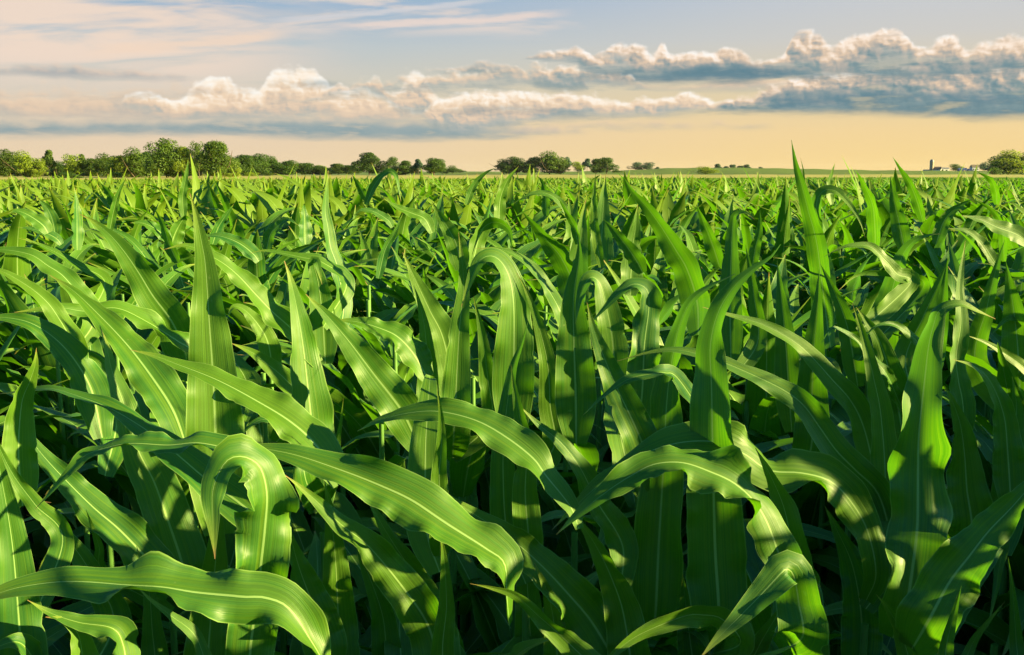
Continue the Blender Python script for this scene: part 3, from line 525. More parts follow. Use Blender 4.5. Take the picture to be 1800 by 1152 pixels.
# smaller blades a few rows back: (metres, width px, base -> tip)
ML = [
 (3.2, 20, [(136, 440), (136, 400), (135, 365), (131, 330)]), (3.5, 15, [(323, 385), (321, 350), (323, 332), (329, 298), (331, 278)]),
 (2.6, 18, [(312, 462), (297, 430), (285, 392), (271, 366)]), (2.9, 32, [(298, 440), (311, 405), (325, 383), (334, 384)]),
 (2.8, 26, [(85, 410), (75, 395), (50, 378), (30, 371), (14, 376)]), (2.9, 16, [(108, 430), (100, 420), (82, 410), (55, 402), (31, 400)]),
 (2.8, 14, [(192, 410), (200, 370), (208, 340), (223, 310)]), (3.6, 18, [(206, 372), (198, 352), (190, 338), (176, 321)]),
 (3.0, 26, [(97, 415), (92, 387), (82, 365), (66, 349)]), (2.6, 22, [(298, 425), (287, 412), (270, 400), (250, 392), (229, 392)]),
 (3.0, 20, [(374, 430), (383, 403), (395, 382), (411, 359)]), (2.5, 26, [(455, 460), (446, 447), (420, 427), (387, 415), (354, 415)]),
 (3.2, 13, [(643, 360), (657, 327), (672, 308), (687, 301), (697, 312), (701, 332), (705, 355)]), (3.6, 15, [(645, 352), (630, 325), (619, 308)]),
 (2.4, 38, [(810, 475), (807, 450), (800, 425), (785, 398), (770, 375), (759, 354)]), (2.3, 17, [(665, 490), (677, 440), (695, 407), (709, 374)]),
 (3.3, 13, [(820, 360), (832, 328), (851, 306), (872, 295)]), (2.9, 22, [(878, 400), (878, 370), (881, 345), (893, 316), (912, 292)]),
 (2.5, 28, [(830, 470), (845, 410), (862, 393), (880, 393), (896, 408), (900, 440)]), (2.6, 14, [(690, 400), (682, 387), (657, 372), (635, 370), (621, 381)]),
 (2.7, 20, [(760, 410), (747, 385), (725, 375), (700, 365), (674, 349)]), (2.8, 24, [(537, 430), (536, 390), (534, 362), (537, 358)]),
 (2.7, 20, [(468, 440), (475, 412), (488, 398), (506, 386), (524, 396)]), (2.9, 18, [(1057, 470), (1048, 420), (1044, 380), (1044, 345), (1047, 302)]),
 (2.6, 14, [(1015, 430), (1010, 400), (995, 372), (981, 348)]), (2.5, 40, [(1108, 520), (1112, 440), (1117, 400), (1121, 360)]),
 (2.3, 32, [(1130, 480), (1118, 458), (1100, 432), (1080, 407), (1061, 386)]), (2.4, 28, [(1265, 470), (1251, 428), (1235, 387), (1224, 360)]),
 (2.6, 20, [(1322, 470), (1328, 435), (1335, 405), (1336, 369)]), (3.0, 12, [(997, 380), (990, 362), (972, 345), (950, 339), (925, 345), (899, 361)]),
 (2.6, 24, [(1538, 440), (1537, 400), (1533, 360), (1517, 322), (1503, 298)]), (2.4, 30, [(1590, 440), (1580, 390), (1571, 350), (1565, 310)]),
 (3.1, 18, [(1622, 390), (1612, 355), (1600, 325), (1584, 299), (1569, 276)]), (2.4, 24, [(1645, 430), (1660, 388), (1682, 365), (1709, 350)]),
 (2.6, 14, [(1765, 460), (1762, 410), (1757, 387), (1740, 367), (1708, 349)]), (2.5, 28, [(1810, 430), (1788, 412), (1755, 400), (1725, 387), (1689, 379)]),
 (2.5, 17, [(1755, 470), (1745, 455), (1725, 425), (1700, 406), (1665, 402)]), (2.9, 14, [(1752, 360), (1750, 337), (1740, 315), (1717, 302)]),
 (3.0, 12, [(1462, 360), (1457, 330), (1462, 305), (1468, 286)]), (3.3, 16, [(960, 380), (958, 340), (952, 318), (942, 309)]),
]
def side_normals(C, roll, sign=1.0):
    """upper-side normals of a blade along C: facing the camera, turned up (roll > 0) or toward the right (roll < 0)"""
    T = unit(np.gradient(C, axis=0)); Vw = unit(C - CAM)
    n1 = unit(-Vw + (Vw * T).sum(1, keepdims=True) * T); n2 = np.cross(T, n1)
    r = np.interp(np.linspace(0, 1, len(C)), np.linspace(0, 1, len(roll)), roll)
    if n2[:, 2].mean() < -.12: n2 = -n2
    elif abs(n2[:, 2].mean()) <= .12 and n2[:, 0].mean() > 0: n2 = -n2     # upright: positive roll turns it left
    r = np.radians(r)[:, None]
    return n1 * np.cos(r) + n2 * np.sin(r), np.cos(r[:, 0])
def traced(pts, d0, d1, w, roll, ruf=.07, fold=.10, waves=3.4, seed=0, n=64, nx=9, stalk=None, bw=.5, bt=.22):
    roll = list(roll) if isinstance(roll, (list, tuple)) else [roll, roll]
    q = np.linspace(0, 1, len(pts)); P = np.array([at(x, y, d0 + (d1 - d0) * k) for (x, y), k in zip(pts, q)])
    Wm = w * (d0 + d1) * .5 / F
    if stalk is not None:                                   # run the blade down to the stalk it grows from
        hd = math.hypot(P[0][0] - stalk[0], P[0][1] - stalk[1])
        if hd > .03: P = np.vstack([[stalk[0], stalk[1], P[0][2] - .35 * hd - .05], P])
    C = catmull(P, n); N, cr = side_normals(C, roll)
    Wm = Wm / max(.62, float(np.median(cr)))
    return ribbon(C, N, Wm, fold, ruf * 1.9, seed, nx, waves=waves, bw=bw, bt=bt)
def put_leaf(root, VFU, origin, name='leaf'):
    V, Fq, UV = VFU
    return link(name, mesh_np('leaf', V - np.asarray(origin), Fq, UV, M_LEAF), root)
TAKEN = []                                                  # where plants already stand
def front_plants():
    rs = np.random.RandomState(5)
    for key, (px, d, label) in PL.items():
        p = at(px, 760, d); g = np.array([p[0], p[1], float(ground_z(p[0], p[1]))]); TAKEN.append((g[0], g[1]))
        root = empty('corn_plant', g); tag(root, label, 'corn plant', 'corn plants along the front of the field')
        tops = []
        for i, (k, w, pts, roll, o) in enumerate(HL):
            if k != key: continue
            o = dict(o); dd = o.pop('dd', 0); dt = o.pop('dt', -.04)
            VFU = traced(pts, d + dd, d + dd + dt, w, roll, seed=i * 7 + 3, stalk=g, **o)
            put_leaf(root, VFU, g); tops.append(VFU[0][:9, 2].max() - g[2])
        h = min(.92, max(.6, float(np.median(tops)) - .04 if tops else .8))
        link('stalk', stalk_mesh(h, .013), root)
        az0 = rs.uniform(0, 6.28)
        for q in range(5):                                  # the low leaves in the shade
            V, Fq, UV = proc_leaf(rs, (.14 + .11 * q) * h, az0 + q * math.pi + rs.normal(0, .4), rs.uniform(.48, .68), rs.uniform(.08, .105), R(rs.uniform(28, 45)), R(rs.uniform(60, 110)), 18, 7)
            link('leaf', mesh_np('leaf', V, Fq, UV, M_LEAF), root)
    rs = np.random.RandomState(9)
    for i, (d, w, pts) in enumerate(ML):
        p = at(pts[0][0], pts[0][1], d); g = np.array([p[0], p[1], float(ground_z(p[0], p[1]))]); TAKEN.append((g[0], g[1]))
        root = empty('corn_plant', g)
        tag(root, 'leafy corn plant in the crowded rows behind the big front blades', 'corn plant', 'corn plants in the rows behind the front')
        span = pts[-1][0] - pts[0][0]
        arch = max(y for x, y in pts) - min(y for x, y in pts) < abs(span)
        put_leaf(root, traced(pts, d, d - .03, w, [25, 35] if arch else [rs.uniform(-42, 2)] * 2, ruf=.05, seed=900 + i, n=26, nx=7, stalk=g), g)
        link('stalk', stalk_mesh(max(.5, (p[2] - g[2]) * .8), .012), root)
        az0 = rs.uniform(0, 6.28)
        top = p[2] - g[2]
        for q in range(5):
            V, Fq, UV = proc_leaf(rs, top * (.16 + .11 * q), az0 + q * math.pi + rs.normal(0, .4), rs.uniform(.45, .62), rs.uniform(.08, .10), R(rs.uniform(26, 45)), R(rs.uniform(75, 125)), 18, 7)
            link('leaf', mesh_np('leaf', V, Fq, UV, M_LEAF), root)
front_plants()
# ------------------------------------------------------------------ the other plants of the field
ROW, GAP, ROWDIR = .72, .15, R(-35)      # row spacing, spacing in the row, direction of the rows
def field_points(dmin, dmax, seed, thin=1.0, half=31.0):
    rs = np.random.RandomState(seed); ca, sa = math.cos(ROWDIR), math.sin(ROWDIR); n = int(dmax / ROW) + 3; k = int(dmax / GAP) + 3
    out = []
    for i in range(-n, n + 1):
        a = np.arange(-k, k + 1) * GAP + rs.uniform(0, GAP); b = np.full(len(a), i * ROW)
        a = a + rs.normal(0, .03, len(a)); b = b + rs.normal(0, .03, len(b))
        x, y = a * sa - b * ca, a * ca + b * sa
        d = np.hypot(x, y); az = np.degrees(np.arctan2(x, y)); keep = (y > 0) & (d >= dmin) & (d < dmax) & (np.abs(az) < half + 12 / np.maximum(d, .5)) & (rs.rand(len(a)) < thin)
        out.append(np.stack([x, y], 1)[keep])
    return np.vstack(out)
def corn_prototypes(n, low=True):
    protos = []
    for i in range(n):
        rs = np.random.RandomState(300 + i); H = 1.0
        st = stalk_mesh(.80, .013)
        protos.append((st, [mesh_np('leaf', V, Fq, UV, M_LEAF) for V, Fq, UV in corn_leaves(rs, H, 20, 7, low, 1.2)]))
    return protos
def rows_of_plants():
    protos = corn_prototypes(14); rs = np.random.RandomState(21)
    P = field_points(1.25, 9.0, 4); d = np.hypot(P[:, 0], P[:, 1]); P = P[np.argsort(d)]
    T = list(TAKEN); n = 0; last = 9.0
    for x, y in P:
        d = math.hypot(x, y)
        if any((x - a) ** 2 + (y - b) ** 2 < .125 ** 2 for a, b in T): continue
        if len(T) + n >= 300: last = d; break
        near = d < 2.75
        sc = rs.uniform(.60, .70) if d < 2.1 else rs.uniform(.72, .82) if near else rs.uniform(.84, .93) if d < 4.5 else rs.uniform(.86, .99)
        st, lv = protos[rs.randint(len(protos))]
        root = empty('corn_plant', (x, y, float(ground_z(x, y))), rs.uniform(-.5, .5) + (math.pi if rs.rand() < .25 else 0)); wd = sc * (1.55 if d < 2.1 else 1.35 if near else 1.1); root.scale = (wd * rs.uniform(.95, 1.05), wd, sc)
        root.rotation_euler[0] = rs.normal(0, .03); root.rotation_euler[1] = rs.normal(-.04, .04)
        if near: tag(root, 'low shaded corn plant half hidden under the big front blades', 'corn plant', 'low corn plants among the front blades')
        else: tag(root, 'green corn plant in the dense rows between front blades and treeline', 'corn plant', 'corn plants in the middle rows')
        s0 = bpy.data.objects.new('stalk', st); COL.objects.link(s0); s0.parent = root
        for me in lv:
            o = bpy.data.objects.new('leaf', me); COL.objects.link(o); o.parent = root
        n += 1
    print('individual plants', len(T) + n, 'to', last)
    return last
def merge(parts):
    nv = 0; Vs, Fs, Us = [], [], []
    for V, Fq, UV in parts: Vs.append(V); Fs.append(Fq + nv); Us.append(UV); nv += len(V)
    return np.vstack(Vs), np.vstack(Fs), np.vstack(Us)
def beside(d0):
    """the field goes on to the right and left of the view; those plants shade the front ones"""
    rs = np.random.RandomState(8); ca, sa = math.cos(ROWDIR), math.sin(ROWDIR); a, b = np.meshgrid(np.arange(-90, 91) * GAP, np.arange(-19, 20) * ROW); a = a.ravel() + rs.normal(0, .05, a.size); b = b.ravel() + rs.normal(0, .04, b.size)
    x, y = a * sa - b * ca, a * ca + b * sa; d = np.hypot(x, y); az = np.degrees(np.arctan2(x, y)); lim = 31 + 12 / np.maximum(d, .5); lim2 = 31 + np.where(d < 1.5, 23, 16) / np.maximum(d, .5)
    k = (rs.rand(len(x)) < np.where((x > 1) & (x < 2.6), .85, .75)) & (y > -.6) & (y < d0) & (np.abs(az) > np.minimum(lim2, 62)) & (x > -5) & (x < 12) & (np.abs(x) > 1.05) & (d < 12.5) & ((d < d0) | (np.abs(az) > lim))
    return np.stack([x, y], 1)[k]
def crop_mass(d0):
    """every plant beyond: one object, coarser with distance"""
    rs = np.random.RandomState(77); VV, FF, UU, nv = [], [], [], 0
    for (a, b, n, nx, low, thin, wide) in ((d0, 0, 18, 5, True, 1, 1), (d0, 20, 9, 3, True, 1, 1), (20, 55, 5, 3, False, .8, 1.15), (55, 120, 4, 2, False, .5, 1.6), (120, 245, 3, 2, False, .26, 2.4)):
        protos = []
        for i in range(10):
            r2 = np.random.RandomState(500 + i); L = corn_leaves(r2, 1.0, n, nx, low, 1.5 if b else 1.2)
            V, Fq, UV = merge(L); protos.append((V, Fq, UV))
        P = field_points(a, b, int(a * 10) + 1, thin) if b else beside(d0); az = np.degrees(np.arctan2(P[:, 0], P[:, 1])); d = np.hypot(P[:, 0], P[:, 1])
        lim = np.interp(az, [-32, -27, -15, -8, 0, 10, 20, 27, 32], [128, 132, 150, 165, 185, 205, 232, 240, 244]); P = P[d < lim]
        if b == 0: P = beside(d0)
        pick = rs.randint(0, 10, len(P))
        for k in range(10):
            Q = P[pick == k]; V, Fq, UV = protos[k]
            if not len(Q): continue
            an = rs.uniform(-.6, .6, len(Q)) + np.where(rs.rand(len(Q)) < .25, math.pi, 0); s = rs.normal(.95 if a == d0 else .88, .05, len(Q)); s = np.where((Q[:, 0] > 1) & (np.hypot(Q[:, 0], Q[:, 1]) < d0), s * 1.10, s); c, sn = np.cos(an), np.sin(an)  # unseen plants on the right made taller to shade the front ones
            Vx = V[None, :, 0] * c[:, None] - V[None, :, 1] * sn[:, None]; Vy = V[None, :, 0] * sn[:, None] + V[None, :, 1] * c[:, None]
            G = np.stack([Vx * (s * wide)[:, None] + Q[:, :1], Vy * (s * wide)[:, None] + Q[:, 1:], V[None, :, 2] * s[:, None] + ground_z(Q[:, 0], Q[:, 1])[:, None]], 2).reshape(-1, 3)
            FF.append((Fq[None] + (np.arange(len(Q)) * len(V))[:, None, None] + nv).reshape(-1, 4)); UU.append(np.tile(UV, (len(Q), 1))); VV.append(G); nv += len(G)
    me = mesh_np('corn_crop', np.vstack(VV), np.vstack(FF), np.vstack(UU), M_LEAF_FAR)
    o = link('corn_crop', me); tag(o, 'dense green mass of corn running back to the treeline', 'corn crop', kind='stuff')
    print('crop mass', nv, 'verts')
crop_mass(rows_of_plants())
def ground():
    m, g, out = material('soil_and_grass'); geo = g.new('ShaderNodeNewGeometry'); pos = geo.outputs['Position']
    n = g.noise(pos, 6, 6, .65); n2 = g.noise(pos, .02, 3, .5)
    soil = g.mix(n, (.018, .012, .008), (.055, .038, .024)); far = g.mix(n2, (.06, .13, .02), (.16, .20, .05))
    ln = g.new('ShaderNodeVectorMath', operation='LENGTH'); g.l.new(pos, ln.inputs[0])
    col = g.mix(g.mr(ln.outputs['Value'], 90, 150), soil, far); b = princ(g, col, .95, .1, bump(g, n, .6, .05)); g.l.new(b.outputs[0], out.inputs[0])
    r = np.r_[0, .5, 1, 2, 4, 8, 14, 22, 35, 50, 70, 95, 120, 150, 190, 260, 400, 700, 1200, 2000, 3000]; k = 72; V = [(0, 0, 0)]
    for q in r[1:]:
        for i in range(k):
            a = i * 2 * math.pi / k; x, y = q * math.cos(a), q * math.sin(a); V.append((x, y, float(ground_z(x, y)) - .0))
    tri = [(0, 1 + i, 1 + (i + 1) % k) for i in range(k)]
    me = bpy.data.meshes.new('ground'); fq = tri + [(1 + (j * k) + i, 1 + ((j + 1) * k) + i, 1 + ((j + 1) * k) + (i + 1) % k, 1 + (j * k) + (i + 1) % k) for j in range(len(r) - 2) for i in range(k)]
    me.from_pydata(V, [], fq); me.polygons.foreach_set('use_smooth', np.ones(len(me.polygons), bool)); me.materials.append(m); o = link('ground', me); tag(o, kind='structure')
ground()
# ------------------------------------------------------------------ grain field, far rise
def wheat_material():
    m, g, out = material('ripe_grain'); geo = g.new('ShaderNodeNewGeometry'); s = g.new('ShaderNodeSeparateXYZ'); g.l.new(geo.outputs['Position'], s.inputs[0])
    n = g.noise(g.xyz(g.m('MULTIPLY', s.outputs[0], .02), g.m('MULTIPLY', s.outputs[1], .09), 0), 1, 5, .6)
    col = g.mix(g.mr(n, .35, .65), (.24, .25, .045), (.44, .36, .11)); b = princ(g, col, .9, .1); g.l.new(b.outputs[0], out.inputs[0]); return m
def sheet(name, rows, mat, kind, label=None, cat=None):
    """rolling sheet: rows of (azimuth list) x (distance, height above ground)"""
    V, Fq = [], []; az = np.linspace(rows[0], rows[1], 90); prof = rows[2]
    for a in az:
        x0, y0 = math.sin(R(a)), math.cos(R(a))
        for dist, h in prof(a): V.append((x0 * dist, y0 * dist, float(ground_z(x0 * dist, y0 * dist)) + h))
    k = len(prof(0.0))
    for i in range(len(az) - 1):
        for j in range(k - 1): Fq.append((i * k + j, i * k + j + 1, (i + 1) * k + j + 1, (i + 1) * k + j))
    o = link(name, mesh_np(name, V, np.array(Fq)[:, ::-1], None, mat)); tag(o, label, cat, kind=kind); return o
def grain_edge(a): return 2.2 * math.sin(a * 1.7) + 1.5 * math.sin(a * 4.3) + float(np.interp(a, [-32, -27, -15, -8, 0, 10, 20, 27, 32], [136, 140, 158, 173, 193, 213, 240, 248, 252]))
rsw = np.random.RandomState(3)
sheet('grain_field', (-34, 34, lambda a: [(grain_edge(a) + .02, 0.02), (grain_edge(a) + .05, .68 + .05 * math.sin(a * 9))] + [(grain_edge(a) + q, .75 + .06 * math.sin(a * 7 + q)) for q in (8, 25, 50, 90, 150, 230, 330)] + [(grain_edge(a) + 331, .02)]), wheat_material(), 'stuff', 'pale ripe grain growing between the corn and the trees', 'grain field')
M_RISE = simple('far_crop', (.10, .15, .018), .9, .1, .35, .01)
def rise(a):
    h = float(np.interp(a, [-8, 0, 6, 9, 12, 16, 20, 25, 30, 36], [.3, 1.0, 2.6, 5.2, 5.6, 4.4, 3.0, 2.4, 1.6, .5])); h += .25 * math.sin(a * 3.1)
    return [(760, .05), (820, h * .35), (900, h * .8), (980, h), (1080, h * .9), (1250, .2)]
sheet('hill', (-8, 36, rise), M_RISE, 'structure')
# ------------------------------------------------------------------ trees
def foliage_material(name, dark, light, tcol):
    m, g, out = material(name); geo = g.new('ShaderNodeNewGeometry'); inf = g.new('ShaderNodeObjectInfo')
    n = g.noise(geo.outputs['Position'], .9, 3, .6); col = g.mix(g.mr(n, .3, .7), dark, light)
    hsv = g.new('ShaderNodeHueSaturation'); g.put(hsv.inputs['Color'], col); g.put(hsv.inputs['Value'], g.mr(inf.outputs['Random'], 0, 1, .80, 1.2, False))
    b = princ(g, hsv.outputs[0], .6, .25); leafy(g, out, b, tcol, .35); return m
M_FOL = {'mid': foliage_material('foliage_mid', (.026, .062, .006), (.074, .12, .010), (.15, .25, .01)),
         'lime': foliage_material('foliage_lime', (.085, .15, .008), (.19, .25, .015), (.36, .46, .02)),
         'dark': foliage_material('foliage_dark', (.022, .060, .007), (.058, .108, .010), (.12, .22, .01)),
         'blue': foliage_material('foliage_hazed', (.030, .070, .038), (.060, .115, .055), (.08, .16, .06))}  # last tone: distance haze put into the leaf colour of far trees
M_BARK = simple('bark', (.10, .075, .05), .9, .1, .3, 4)
def crown_mesh(seed, w, h, z0, lobes, leaf, n):
    """leaf clumps spread through uneven lobes; w, h the crown's full width and height, z0 its underside"""
    rs = np.random.RandomState(seed); L = []
    for i in range(lobes):
        a = rs.uniform(0, 6.283); f = rs.rand() ** .8; zz = rs.uniform(.12, .93); rad = w * .5 * (1 - .75 * abs(zz - .42) ** 1.3 * 1.6)
        r = w * rs.uniform(.09, .25); L.append((math.cos(a) * f * max(.05, rad - r * .6), math.sin(a) * f * max(.05, rad - r * .6), z0 + zz * h, r, r * rs.uniform(.65, 1.0)))
    L.append((0, 0, z0 + h * .86, w * .14, h * .15)); L.append((rs.normal(0, w * .06), 0, z0 + h * .5, w * .3, h * .32))
    L = np.array(L); wt = L[:, 3] ** 2; idx = rs.choice(len(L), n, p=wt / wt.sum()); v = unit(rs.normal(0, 1, (n, 3))); rr = rs.uniform(.55, 1.08, n) ** .7
    C = L[idx, :3] + v * np.stack([L[idx, 3], L[idx, 3], L[idx, 4]], 1) * rr[:, None]; C[:, 2] = np.maximum(C[:, 2], z0 * .6)
    N = unit(v + rs.normal(0, .55, (n, 3))); A = unit(np.cross(N, rs.normal(0, 1, (n, 3)))); B = np.cross(N, A); s = leaf * rs.uniform(.5, 1.25, n)[:, None]
    V = np.stack([C - A * s, C + B * s * .62 + N * s * .15, C + A * s, C - B * s * .62 + N * s * .15], 1).reshape(-1, 3)
    return V, np.arange(4 * n).reshape(-1, 4)
def trunk_mesh(seed, h, z1, r, w):
    rs = np.random.RandomState(seed); V, Fq = [], []
    def limb(p, q, r0, r1):
        p, q = np.array(p, float), np.array(q, float); ax = unit(q - p); s = unit(np.cross(ax, [.3, .2, .9])); t = np.cross(ax, s); b = len(V); k = 6; mid = (p + q) / 2 + rs.normal(0, .06, 3) * np.linalg.norm(q - p)
        for c, rad in ((p, r0), (mid, (r0 + r1) / 2), (q, r1)):
            for i in range(k): V.append(c + rad * (math.cos(i * 2 * math.pi / k) * s + math.sin(i * 2 * math.pi / k) * t))
        for j in range(2):
            for i in range(k): Fq.append((b + j * k + i, b + j * k + (i + 1) % k, b + (j + 1) * k + (i + 1) % k, b + (j + 1) * k + i))
    limb((0, 0, -.3), (0, 0, z1), r, r * .7); limb((0, 0, z1), (rs.normal(0, .3), rs.normal(0, .3), h * .85), r * .7, r * .15)
    for i in range(6):
        a = i * 1.05 + rs.uniform(-.3, .3); z = z1 + (h - z1) * rs.uniform(.0, .45); limb((0, 0, z), (math.cos(a) * w * .36, math.sin(a) * w * .36, z + (h - z) * rs.uniform(.3, .65)), r * .4, r * .08)
    return V, Fq
SHAPES = {}
def tree(px, ty, by, wpx, tone, label, d=None, group=None, shape='round', cat='tree', name='tree'):
    """tree whose top and foot meet photo rows ty and by at column px"""
    az = math.atan((px - 900) / F)
    if d is None: d = F * (EYE + 1.2) / max(by - YH, 3.2)
    d = min(d, 1050); foot = at(px, by, d); x, y = foot[0], foot[1]; z = float(ground_z(x, y))
    if 760 < math.hypot(x, y) < 1250 and px > 1120: z = max(z, foot[2] - .2)
    zt = at(px, ty, d)[2]; h = max(zt - z, 1.0); w = wpx * d / F
    kind = {'round': (.12, 16, 1.0), 'bush': (.02, 12, 1.0), 'thin': (.42, 9, .8), 'open': (.22, 14, 1.0), 'full': (.02, 22, 1.0)}[shape]
    key = (shape, random.randrange(3)); root = empty(name, (x, y, z), random.uniform(0, 6.28))
    if key not in SHAPES:
        SHAPES[key] = (crown_mesh(hash(shape) % 97 + key[1] * 11 if False else (len(shape) * 31 + key[1] * 7), 1.0, 1 - kind[0], kind[0], kind[1], 0.024 if shape != 'thin' else .045, 9000 if shape in ('round', 'full') else 3600),
                       trunk_mesh(len(shape) * 5 + key[1], .95, max(kind[0], .06), .024, .9))
    (V, Fq), (TV, TF) = SHAPES[key]
    mk = (key, tone); me = SHAPES.get(mk)
    if me is None: me = SHAPES[mk] = (mesh_np('crown', V, Fq, None, M_FOL[tone], False), mesh_np('trunk', TV, TF, None, M_BARK))
    c = bpy.data.objects.new('crown', me[0]); COL.objects.link(c); c.parent = root
    t = bpy.data.objects.new('trunk', me[1]); COL.objects.link(t); t.parent = root
    root.scale = (w, w, h); tag(root, label, cat, group); return root
random.seed(4)
WOOD = 'trees of the wood edge on the left'
TREES = [  # column, top row, foot row, width, tone, label, shape
 (-20, 268, 315, 40, 'mid', 'tree cut off by the left edge of the view', 'round'),
 (16, 265, 315, 36, 'mid', 'bushy tree first in from the left edge', 'round'),
 (46, 270, 316, 38, 'lime', 'pale yellowish tree second from the left edge', 'round'),
 (70, 282, 316, 24, 'lime', 'short pale tree before the slim gaunt tree', 'round'),
 (88, 268, 315, 18, 'mid', 'slim gaunt tree with a small tuft on top', 'thin'),
 (104, 286, 314, 26, 'dark', 'low dark tree right of the slim gaunt one', 'round'),
 (130, 273, 315, 34, 'lime', 'ragged tree between slim gaunt tree and the long even rank', 'open'),
 (147, 277, 315, 16, 'mid', 'narrow tree beside the ragged pale one', 'thin'),
 (163, 281, 314, 30, 'mid', 'rounded tree low in the dip of the wood edge', 'round'),
 (186, 274, 315, 38, 'mid', 'full green tree where the wood edge starts to rise', 'round'),
 (212, 276, 316, 36, 'lime', 'lit green tree in the rise before the tallest tree', 'round'),
 (238, 265, 316, 42, 'mid', 'tall bushy tree left beside the tallest tree', 'round'),
 (262, 271, 315, 30, 'dark', 'shaded tree tucked against the tallest tree', 'round'),
 (294, 247, 317, 56, 'mid', 'tallest tree of the wood edge with a broad domed crown', 'round'),
 (322, 262, 317, 34, 'lime', 'sunlit tree filling the gap between the two tallest', 'round'),
 (350, 252, 316, 28, 'mid', 'narrow tall tree with a loose top next to the second tallest', 'open'),
 (384, 253, 317, 54, 'mid', 'second tallest tree, full crown lit on its right side', 'round'),
 (410, 290, 315, 26, 'lime', 'small lit tree at the foot of the second tallest', 'round'),
 (428, 275, 312, 38, 'dark', 'dark tree starting the slope down to the right', 'round'),
 (452, 272, 311, 42, 'dark', 'dark rounded tree on the hump of the sloping wood edge', 'round'),
 (478, 277, 310, 38, 'dark', 'dark tree a third of the way down the sloping wood edge', 'round'),
 (505, 283, 310, 38, 'dark', 'dark tree halfway down the sloping wood edge', 'round'),
 (535, 288, 309, 38, 'dark', 'low dark tree near the end of the sloping wood edge', 'round'),
 (566, 292, 309, 34, 'dark', 'dark low tree last but two before the lone round trees', 'round'),
 (594, 289, 308, 26, 'mid', 'small round tree a little higher than its neighbours at the slope end', 'round'),
 (618, 292, 308, 26, 'dark', 'low dark tree touching the first lone round tree', 'round'),
 (117, 304, 318, 38, 'dark', 'dark rounded bush standing in the pale strip', 'bush'),
 (134, 308, 318, 20, 'dark', 'small dark bush beside the rounded one in the pale strip', 'bush'),
 (205, 304, 317, 28, 'lime', 'low pale shrub under the rise of the wood edge', 'bush'),
 (400, 305, 316, 26, 'lime', 'pale shrub under the second tallest tree', 'bush'),
 (440, 303, 313, 28, 'lime', 'lit shrub at the edge of the dry bank', 'bush'),
 (470, 304, 312, 22, 'mid', 'little shrub on the dry bank', 'bush'),
 (649, 269, 309, 46, 'dark', 'first lone tree, large dark round crown on a short trunk', 'round'),
 (690, 279, 309, 24, 'dark', 'dark tree second in the lone group, with an open top', 'open'),
 (713, 283, 311, 30, 'dark', 'shaded brownish green tree third in the lone group', 'round'),
 (735, 282, 308, 16, 'blue', 'narrow bluish tree farther back in the lone group', 'thin'),
 (763, 280, 311, 38, 'dark', 'last lone tree, compact round crown before the gap', 'round'),
 (789, 298, 305, 28, 'mid', 'low hedge tree right of the last lone round tree', 'bush'),
 (808, 298, 305, 18, 'dark', 'very low dark tree ending the lone group', 'bush'),
 (886, 282, 307, 28, 'dark', 'dark tree at the left end of the centre grove', 'round'),
 (908, 277, 307, 36, 'dark', 'rounded dark tree second in the centre grove', 'round'),
 (935, 277, 307, 36, 'dark', 'rounded dark tree third in the centre grove', 'round'),
 (966, 270, 307, 46, 'mid', 'largest domed tree of the centre grove', 'round'),
 (986, 283, 307, 28, 'mid', 'lower tree on the shoulder of the largest grove tree', 'round'),
 (998, 280, 305, 13, 'blue', 'bluish narrow tree behind the right end of the centre grove', 'thin'),
 (1016, 285, 307, 24, 'lime', 'loose lit tree starting the second half of the centre grove', 'open'),
 (1032, 281, 305, 13, 'blue', 'bluish pointed tree behind the loose lit tree', 'thin'),
 (1048, 281, 307, 24, 'mid', 'broad tree in the second half of the centre grove', 'round'),
 (1066, 279, 307, 28, 'dark', 'dark square topped tree ending the centre grove', 'round'),
 (1083, 298, 306, 18, 'dark', 'low bush at the foot of the dark square topped tree', 'bush'),
 (1119, 287, 303, 22, 'blue', 'bluish far tree, left half of the distant pair', 'open'),
 (1138, 286, 303, 24, 'blue', 'bluish far tree, right half of the distant pair', 'open'),
 (1155, 295, 303, 9, 'blue', 'tiny bluish tree right of the distant pair', 'thin'),
 (1240, 294, 309, 36, 'lime', 'rounded pale bush in front of the low hill', 'bush'),
 (1262, 289, 303, 12, 'blue', 'far tree just right of the pale bush, the tallest in its row', 'round'),
 (1275, 293, 303, 11, 'blue', 'far tree second in the row on the low hill', 'round'),
 (1287, 290, 303, 13, 'blue', 'far tree third in the row on the low hill', 'round'),
 (1301, 292, 302, 13, 'blue', 'far tree fourth in the row on the low hill', 'round'),
 (1313, 290, 302, 12, 'blue', 'far tree last in the row on the low hill', 'round'),
 (1337, 294, 299, 8, 'blue', 'tiny solitary tree on the crest of the low hill', 'round'),
 (1680, 289, 304, 22, 'dark', 'flat topped dark tree beside the barn shed', 'open'),
 (1728, 287, 305, 22, 'blue', 'bluish tree behind the white house', 'open'),
 (1746, 288, 306, 24, 'blue', 'bluish tree between the white house and the big lit tree', 'round'),
 (1748, 296, 310, 22, 'dark', 'dark low tree at the foot of the big lit tree', 'bush'),
 (1772, 268, 309, 54, 'lime', 'big sunlit tree nearest the right edge', 'round'),
 (1806, 271, 309, 40, 'mid', 'tree cut off by the right edge of the view', 'round'),
]
for px, ty, by, wd, tone, label, shp in TREES:
    if shp == 'round' and (px < 630 or 880 < px < 1100 or px > 1740): shp = 'full'
    bush = shp == 'bush' and 'tree' not in label
    tree(px, ty, by, wd * 1.5, tone, label, shape=shp, cat='bush' if bush else 'tree', name='bush' if bush else 'tree')
rsb = np.random.RandomState(12)
